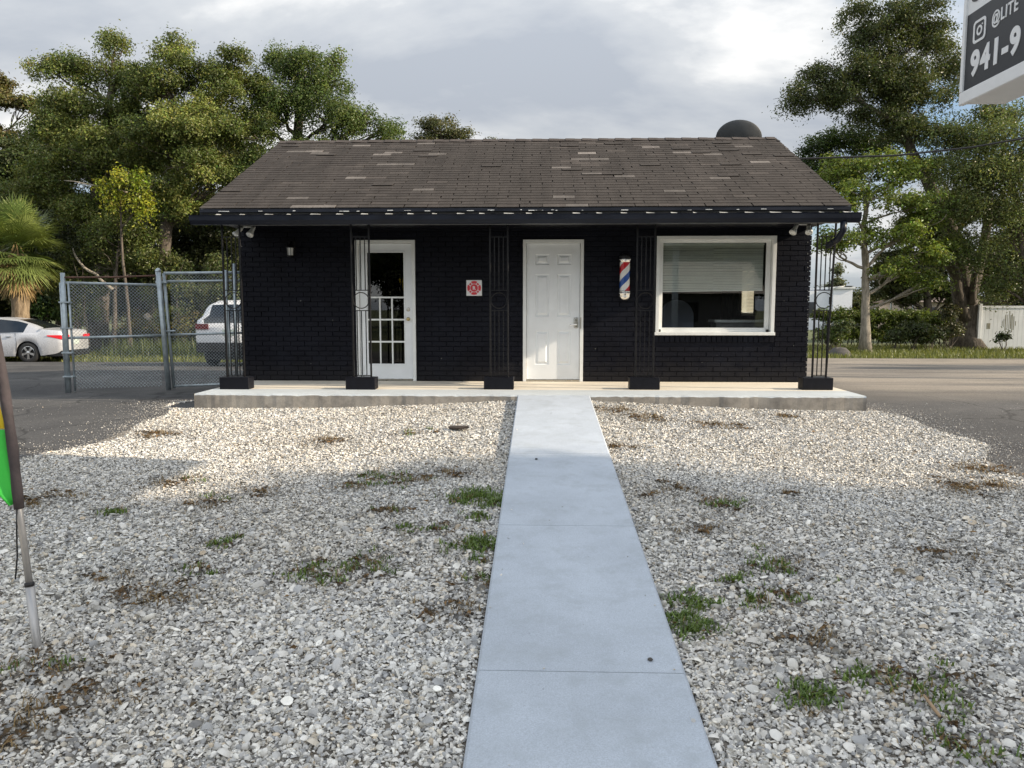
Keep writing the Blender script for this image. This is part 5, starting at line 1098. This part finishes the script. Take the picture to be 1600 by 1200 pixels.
b = MB(); x0 = pt(1302, 460, 60).x; x1 = pt(1332, 460, 60).x; zt = pt(1315, 451, 60).z; b.box(x0, x1, 60, 66, -.7, zt); b.box(x0-2.6, x0-.003, 60.6, 66, -.7, zt-.15); b.build('wall', M['stucco'], be)
b = MB(); b.box(x0-.15, x1+.15, 59.85, 66.1, zt+.001, zt+.14); b.build('roof', M['vinyl'], be)
b = MB(); b.box(x0-2.2, x0-1.2, 60.57, 60.597, .3, 1.5); b.build('window', M['carglass'], be)
lp = pt(1297, 500, 45); le_ = empty('street_lamp', (lp.x, 45, g1(lp.x, 45)), 'thin street lamp post rising behind the hedge beside the porch', 'street lamp')
b = MB(); zt = pt(1297, 452, 45).z; b.tube([(lp.x, 45, -.7), (lp.x, 45, zt)], [.06, .05], 10); b.tube([(lp.x, 45, zt), (lp.x+.4, 45, zt+.14), (lp.x+.8, 45, zt+.16)], .03, 8); b.build('pole', M['vinyl'], le_, smooth=True)
b = MB(); b.box(lp.x+.75, lp.x+1.15, 44.9, 45.1, zt+.12, zt+.2, .03); b.build('lamp_head', M['dish'], le_)
for px, lb in ((1393, 'thin pale post standing behind the hedge near its middle'), (1427, 'short pale post standing behind the hedge near the oak')):
    p = pt(px, 500, 42); t_ = pt(px, 440 if px < 1400 else 470, 42); b = MB(); b.tube([(p.x, 42, -.7), (t_.x, 42, t_.z)], .05, 8); b.lathe([(.05, 0), (.06, .02), (0, .06)], 8, Matrix.Translation((t_.x, 42, t_.z))); tag(b.build('post', M['vinyl'], smooth=True), lb, 'post')
hp = empty('tan_house', (pt(1450, 480, 55).x, 55, -.65), 'low tan house with brown roof half hidden behind the hedge', 'house')
x0, x1 = pt(1432, 480, 55).x, pt(1492, 480, 55).x; zt = pt(1450, 472, 55).z
b = MB(); b.box(x0, x1, 55, 61, -.7, zt); b.build('wall', simple('tan_wall', (.40, .34, .29), .8), hp)
b = MB(); b.prism([(54.5, zt+.002), (58, zt+.4), (61.5, zt+.002)], x0-.3, x1+.3, 'x'); recalc(b.build('roof', simple('brown_roof', (.16, .12, .10), .8, var=.2), hp))
b = MB(); b.box(x0+.4, x0+1.3, 54.97, 54.997, .2, 1.1); b.build('window', M['carglass'], hp)
a_ = pt(1622, 212, 15.5); c_ = Vector((3.9, 16.6, 3.05)); via = pt(1250, 248, 16.4)
end = Vector((a_.x+9, 14.2, a_.z+1.3)); b = MB(); pts_ = []
ctrl = [end, a_, pt(1520, 230, 15.8), pt(1400, 243, 16.1), via, Vector((3.85, 16.45, via.z+.02))]
b.tube(ctrl, .020, 6); tag(b.build('power_line', M['dark'], smooth=True), 'black overhead power line running from the roof towards the sign', 'cable')
up = empty('utility_pole', (end.x, end.y, g1(end.x, end.y)), 'wooden utility pole carrying the power line beyond the parking lot', 'pole')
b = MB(); b.tube([(end.x, end.y, -.6), (end.x, end.y, end.z+.9)], [.15, .11], 12); b.build('shaft', M['palmbark'], up, smooth=True)
b = MB(); b.box(end.x-.06, end.x+.06, end.y-.8, end.y+.8, end.z+.4, end.z+.5, .01); b.tube([(end.x, end.y, end.z+.05), (end.x-.16, end.y, end.z)], .03, 8); b.build('crossarm', M['palmbark'], up)

# ------------------------------------------------------------------ trees and a house outside the frame: they cast the shade and show in the glass
def shade_tree(label, x, y, h, blobs, dens=.8):
    z0 = g1(x, y)
    tree('roadside_oak', label, 'tree', [(x, y, z0), (x+.1, y, z0+h*.3), (x, y+.1, z0+h*.55), (x, y, z0+h*.8)], .22, [((x+a, y+b_, z0+c), r) for a, b_, c, r in blobs], dens=dens, col=(.045, .06, .02), col2=(.10, .11, .035), leaf=.16, clump=.42, per=50)
shade_tree('spreading oak right of the gravel lot in front of the shop', 15.5, 2.7, 6.5, [(0, -.9, 3.6, (2.2, 1.3, 1.4)), (.3, .7, 4.9, (2.2, 1.2, 1.3)), (-.5, -1.0, 5.8, (2.2, 1.3, 1.2)), (0, .5, 7.0, (2.2, 1.3, 1.2)), (.5, .8, 2.6, (2, 1.0, 1.2)), (0, -.6, 7.8, (2, 1.2, 1.1)), (0, -.4, 1.8, (1.6, 1.0, .9))], .75)
shade_tree('second roadside oak nearer the street than the spreading one', 21.0, 1.3, 7.5, [(0, -.7, 5.0, (2.2, 1.4, 1.6)), (.2, .8, 6.4, (2.2, 1.2, 1.4)), (-.4, -.4, 8.0, (2.2, 1.4, 1.4)), (.3, 1.1, 9.2, (2.0, 1.2, 1.2)), (0, .3, 3.4, (2, 1.3, 1.2)), (0, -.9, 9.6, (2, 1.2, 1.2))], .55)
shade_tree('third roadside oak closest to the street corner', 17.5, -1.5, 7.0, [(0, -.6, 4.4, (2, 1.2, 1.5)), (.2, .8, 5.6, (2, 1.2, 1.3)), (-.3, 0, 7.2, (2, 1.5, 1.3)), (0, -1.2, 6, (2, 1, 1.2))], .33)
shade_tree('oak beside the right hand lot level with the back of the shop', 24, 19, 7, [(0, 0, 3.5, (2, 1.1, 1.4)), (.2, 1.6, 5, (2, 1.2, 1.2)), (-.2, -1.0, 5.6, (1.8, 1.0, 1.2)), (0, .6, 2, (1.6, 1.0, .9))], .9)
tag(crown('street_woods', [((x_+random.uniform(-1, 1), -44+random.uniform(-3, 3), 4.0), (3.6, 2.4, 6.2+random.uniform(-1.5, 2))) for x_ in range(-30, 46, 4)], None, col=(.03, .04, .015), col2=(.07, .08, .03), leaf=.4, dens=.8, clump=.9, per=50, hollow=.2), kind='stuff')
hz = empty('house', (3, -24, -.6), 'pale roofed house across the street seen mirrored in the shop window', 'house')
b = MB(); b.box(0, 13, -30, -24, -.7, 1.9); b.build('wall', simple('grey_wall', (.12, .12, .13), .8), hz)
b = MB(); b.prism([(-23.3, 1.91), (-27, 4.0), (-30.7, 1.91)], -.5, 13.5, 'x'); recalc(b.build('roof', M['houseroof'], hz))
for x in (2, 8):
    b = MB(); b.box(x, x+1.6, -23.99, -23.95, .2, 1.4); b.build('window', M['carglass'], hz)
tree('street_oak', 'oak beside the house across the street behind the viewer', 'tree', [(-4, -22, -.6), (-4, -22, 2), (-4, -22, 5)], .3, [((-4, -22, 5), (3, 2.4, 2.2)), ((-6, -23, 3.6), (2.4, 2, 1.8)), ((-2, -23, 3.8), (2.2, 2, 1.8)), ((-4, -22, 7), (2.2, 2, 1.4)), ((-8, -24, 5), (2.6, 2, 2.4)), ((2, -32, 6), (4, 2, 3)), ((9, -33, 6), (5, 2, 3)), ((16, -30, 5), (4, 2, 3))], leaf=.25, dens=.7, clump=.6, per=50)

# ------------------------------------------------------------------ shell gravel
PATCH = [  # weed patches: photo pixel, size (m), greenness
 (745, 778, .22, 1.0), (770, 790, .14, 1.0), (720, 785, .14, .8), (745, 812, .12, .9), (748, 855, .20, 1.0), (752, 878, .10, .8), (640, 828, .13, .6), (350, 853, .16, .7), (490, 897, .20, .7), (575, 882, .2, .6), (590, 900, .12, .4), (630, 752, .26, .35), (590, 745, .2, .5), (705, 742, .2, .15), (1075, 945, .16, 1.0), (1085, 985, .16, 1.0), (1070, 968, .1, .9), (1210, 888, .22, .7), (1145, 912, .1, .9), (1230, 940, .2, .5), (1265, 1093, .17, .9), (1350, 1062, .14, .8), (1450, 1080, .25, .6), (1500, 1170, .2, .5), (1130, 790, .22, .45), (1060, 765, .2, .2), (1025, 775, .14, .1), (275, 755, .24, .25), (70, 785, .24, .15), (85, 778, .15, .2), (175, 803, .16, .7), (310, 897, .14, .6), (170, 902, .16, .1), (250, 935, .3, .1), (640, 678, .18, .4), (960, 642, .25, .0), (1010, 655, .3, .0), (1120, 667, .3, .1), (1220, 652, .2, .0), (1530, 735, .3, .05), (1510, 765, .3, .1), (1560, 760, .2, .0), (560, 760, .2, .4), (740, 915, .14, .5), (720, 960, .2, .1), (1100, 830, .16, .1), (1290, 1010, .2, .2), (60, 1050, .26, .3), (110, 1100, .25, .2), (520, 915, .15, .5), (1180, 945, .15, .6), (30, 1150, .2, .1), (1480, 870, .2, .2), (1240, 775, .12, .0), (415, 770, .2, .2), (330, 785, .2, .3), (960, 700, .2, .1), (520, 690, .25, .15), (250, 680, .3, .05), (690, 830, .15, .4), (610, 800, .2, .3)]
def ground_px(px, py):
    Y = 6.0
    for _ in range(30):
        p = pt(px, py, Y); zt = g1(p.x, p.y); d = _F + _R*((px-800)/FPX) - _U*((py-600)/FPX); Y = .5*Y + .5*max(1.5, (zt-CAM_Z)/d.z*d.y)
    p = pt(px, py, Y); return np.array([p.x, p.y])
PC = np.array([ground_px(a, b_) for a, b_, _, _ in PATCH]); PS = np.array([q[2] for q in PATCH]); PG = np.array([q[3] for q in PATCH])
def patchiness(x, y):
    m = np.zeros(len(x))
    for c, s_ in zip(PC, PS): m = np.maximum(m, np.exp(-(((x-c[0])/(s_*1.2))**2+((y-c[1])/(s_*.9))**2)))
    return m
def shells(n, x0, x1, y0, y1, size, rings, seed, onpath=False):
    r = np.random.default_rng(seed)
    x = r.uniform(x0, x1, n); y = r.uniform(y0, y1, n)
    # the gravel thins out over the asphalt on both sides
    wob = .18*np.sin(y*1.7)+.10*np.sin(y*4.1+1)
    dl = np.where(x < GXL+wob, GXL+wob-x, 0)+np.where(x > GXR+wob, x-GXR-wob, 0)
    far = np.clip((y-7.2)/2.4, 0, 1); keep = r.random(n) < np.where(dl > 0, .7*np.exp(-dl/.20)+.030*np.exp(-dl/.9), 1)
    keep &= ~((x > PX0-.012) & (x < PX1+.012)); keep &= ~((y > SY0-.012) & (x > SX0-.02) & (x < SX1+.02)); keep &= (y < 9.62 + .0*x) | (dl > 0)
    keep &= r.random(n) > patchiness(x, y)*.55
    if onpath:
        dl = np.zeros(n); keep = (x > PX0+.02) & (x < PX1-.02) & (r.random(n) < .02+np.exp(-np.minimum(x-PX0, PX1-x)/.05))
    keep0 = keep; x, y = x[keep], y[keep]; n = len(x)
    s_ = size*np.exp(r.normal(0, .34, n)); s_ = np.minimum(s_, size*2.1)*np.where(dl[keep] > .05, .48, 1); k = rings
    A = 8; ang = np.arange(A)*2*np.pi/A
    prof = [(1, 0), (.64, .46), ] if k == 2 else [(1, 0)]
    tv = []
    for rad, h in prof: tv.append(np.stack([rad*np.cos(ang)+(.12 if rad < 1 else 0), rad*.78*np.sin(ang)*(1+.12*np.cos(ang)), np.full(A, h)], 1))
    tv.append(np.array([[.22, 0, .64]])); tv = np.concatenate(tv); nv = len(tv); F = []
    for q in range(len(prof)-1):
        for i in range(A): j = (i+1) % A; F += [(q*A+i, q*A+j, (q+1)*A+j), (q*A+i, (q+1)*A+j, (q+1)*A+i)]
    q = len(prof)-1
    for i in range(A): F.append((q*A+i, q*A+(i+1) % A, nv-1))
    F = np.array(F)
    V = np.repeat(tv[None], n, 0); V += r.normal(0, .05, V.shape)
    V[:, :, 2] *= r.uniform(.5, 1.15, (n, 1)); flip = r.random(n) < .42; V[:, :, 2] *= np.where(flip, -1, 1)[:, None]; V[:, :, 2] += np.where(flip, .35, 0)[:, None]
    V *= s_[:, None, None]
    def rot(V, a, i, j): c, s2 = np.cos(a)[:, None], np.sin(a)[:, None]; vi, vj = V[:, :, i].copy(), V[:, :, j].copy(); V[:, :, i] = vi*c-vj*s2; V[:, :, j] = vi*s2+vj*c
    rot(V, r.normal(0, .55, n), 1, 2); rot(V, r.normal(0, .55, n), 0, 2); rot(V, r.uniform(0, 2*np.pi, n), 0, 1)
    V[:, :, 0] += x[:, None]; V[:, :, 1] += y[:, None]; V[:, :, 2] += ((path_z(y)+.003) if onpath else (gz(x, y)+.006+r.uniform(.0, size*1.0, n)))[:, None]
    pal = np.array([(.60, .595, .58), (.53, .53, .52), (.43, .435, .44), (.33, .34, .355), (.60, .56, .49), (.20, .20, .205), (.45, .39, .31), (.68, .68, .66)]); pr = np.array([.26, .23, .18, .12, .06, .05, .02, .08]); pr = pr/pr.sum()
    C = pal[r.choice(len(pal), n, p=pr)]*np.array([1.34, 1.31, 1.25])*r.uniform(.72, 1.12, (n, 1))
    pm = patchiness(x, y)[:, None]; lowf = .5+.25*np.sin(x*2.3+1.3*np.sin(y*1.1))+.25*np.sin(y*2.9+x*1.7+2); lowf = (lowf*np.clip(rng.normal(1, .25, n), 0, 2))[:, None]; C = C*(1-.28*pm)*np.where(dl[keep0] > .05, .72, 1)[:, None]*(1-lowf*np.array([.05, .07, .10]))
    C = np.repeat(C, nv, 0).reshape(n, nv, 3); C[:, -1] *= .9
    return V.reshape(-1, 3), (F[None]+(np.arange(n)*nv)[:, None, None]).reshape(-1, 3), C.reshape(-1, 3)
parts_ = [shells(245000, -4.4, 4.5, 1.3, 4.3, .0096, 2, 1), shells(370000, -6.4, 6.2, 4.3, 7.0, .0083, 1, 2), shells(390000, -7.5, 7.2, 7.0, 10.6, .0085, 1, 3), shells(9000, -3.4, 3.5, 1.3, 5.5, .017, 2, 4), shells(420, PX0, PX1, 1.5, 9.4, .0055, 1, 5, True)]
off = 0; Vs, Fs, Cs = [], [], []
for V, F, C in parts_: Vs.append(V); Fs.append(F+off); Cs.append(C); off += len(V)
tag(np_mesh('shell_gravel', np.concatenate(Vs), np.concatenate(Fs), np.concatenate(Cs), M['shell'], smooth=True), kind='stuff')
def patch_points(sel, per):
    out = []
    for (c, s_, g_) in zip(PC, PS, PG):
        n = int(per*sel(g_)*(s_/.18)**2)
        if n < 1: continue
        q = rng.normal(size=(n, 2))*np.array([s_*.55, s_*.42]) + c; cl = rng.integers(0, max(2, n//10), n); ctr = rng.normal(size=(n, 2))*np.array([s_*.5, s_*.4])+c; q = q*.28+ctr[cl]*.9-c*.18
        q = q[~((q[:, 0] > PX0) & (q[:, 0] < PX1))]; out.append(np.stack([q[:, 0], q[:, 1], gz(q[:, 0], q[:, 1])+.012], 1))
    return np.concatenate(out)
gp = patch_points(lambda g: max(0, g-.2)*(2.1 if g > .85 else 1), 230)
tag(blades('weeds', gp, .032, .010, (.06, .11, .022), (.17, .24, .055), M['leaf'], lean=1.1), kind='stuff')
dp = patch_points(lambda g: 1-.75*g, 62)
tag(blades('dry_grass', dp, .034, .005, (.13, .085, .045), (.30, .22, .11), M['dryleaf'], lean=1.6), kind='stuff')
# fallen leaves and thatch lying flat among the shells
lp_ = patch_points(lambda g: 1-.8*g, 38); ex = np.stack([rng.uniform(-4.5, 4.3, 260), rng.uniform(2.2, 9.5, 260)], 1); ex = ex[(ex[:, 0] < PX0-.02) | (ex[:, 0] > PX1+.02)]
lp_ = np.concatenate([lp_, np.stack([ex[:, 0], ex[:, 1], gz(ex[:, 0], ex[:, 1])+.03], 1)]); n = len(lp_); nn = rng.normal(size=(n, 3))*.35+np.array([0, 0, 1]); nn /= np.linalg.norm(nn, axis=1, keepdims=True)
lp_[:, 2] += .008; LC = np.array([(.14, .09, .05), (.11, .08, .05), (.22, .14, .07), (.07, .055, .04)])[rng.integers(0, 4, n)]*rng.uniform(.7, 1.3, (n, 1)); LL = .042*rng.uniform(.5, 1.3, n)
V, F, C = leaf_quads(lp_, nn, LL, LL*.45, LC); tag(np_mesh('leaf_litter', V, F, C, M['dryleaf']), kind='stuff')
# loose single things
c = ground_px(715, 674); b = MB(); b.prism([(-.13, .03), (-.05, .055), (.10, .035), (.145, -.005), (.06, -.05), (-.08, -.035)], -.008, .012, 'z'); o = recalc(b.build('bark_scrap', M['woodscrap'])); o.location = (c[0], c[1], g1(*c)+.04); o.rotation_euler = (R(6), R(-5), R(-25)); tag(o, 'dark flat scrap of bark lying on the gravel left of the path', 'wood scrap')
c = ground_px(1456, 1118); b = MB(); b.tube([(0, -.06, .03), (.003, .0, .035), (0, .07, .05)], [.006, .008, .005], 7); o = b.build('stick', M['stick'], smooth=True); o.location = (c[0], c[1], g1(*c)); tag(o, 'short pale stick standing out of the shells at the lower right', 'stick')
for px, py, lb in ((838, 718, 'tiny dark pebble on the upper part of the path'), (1016, 1032, 'pale pebble on the path near its right edge')):
    Y = 6.0
    for _ in range(30):
        d = _F + _R*((px-800)/FPX) - _U*((py-600)/FPX); Y = .5*Y+.5*(path_z(Y)-CAM_Z)/d.z*d.y
    p = pt(px, py, Y); b = MB(); b.lathe([(.0, 0), (.011, .002), (.013, .006), (.008, .011), (0, .012)], 9, Matrix.Translation((p.x, p.y, path_z(p.y)))); tag(b.build('pebble', M['dark'] if px < 900 else M['stone'], smooth=True), lb, 'pebble')
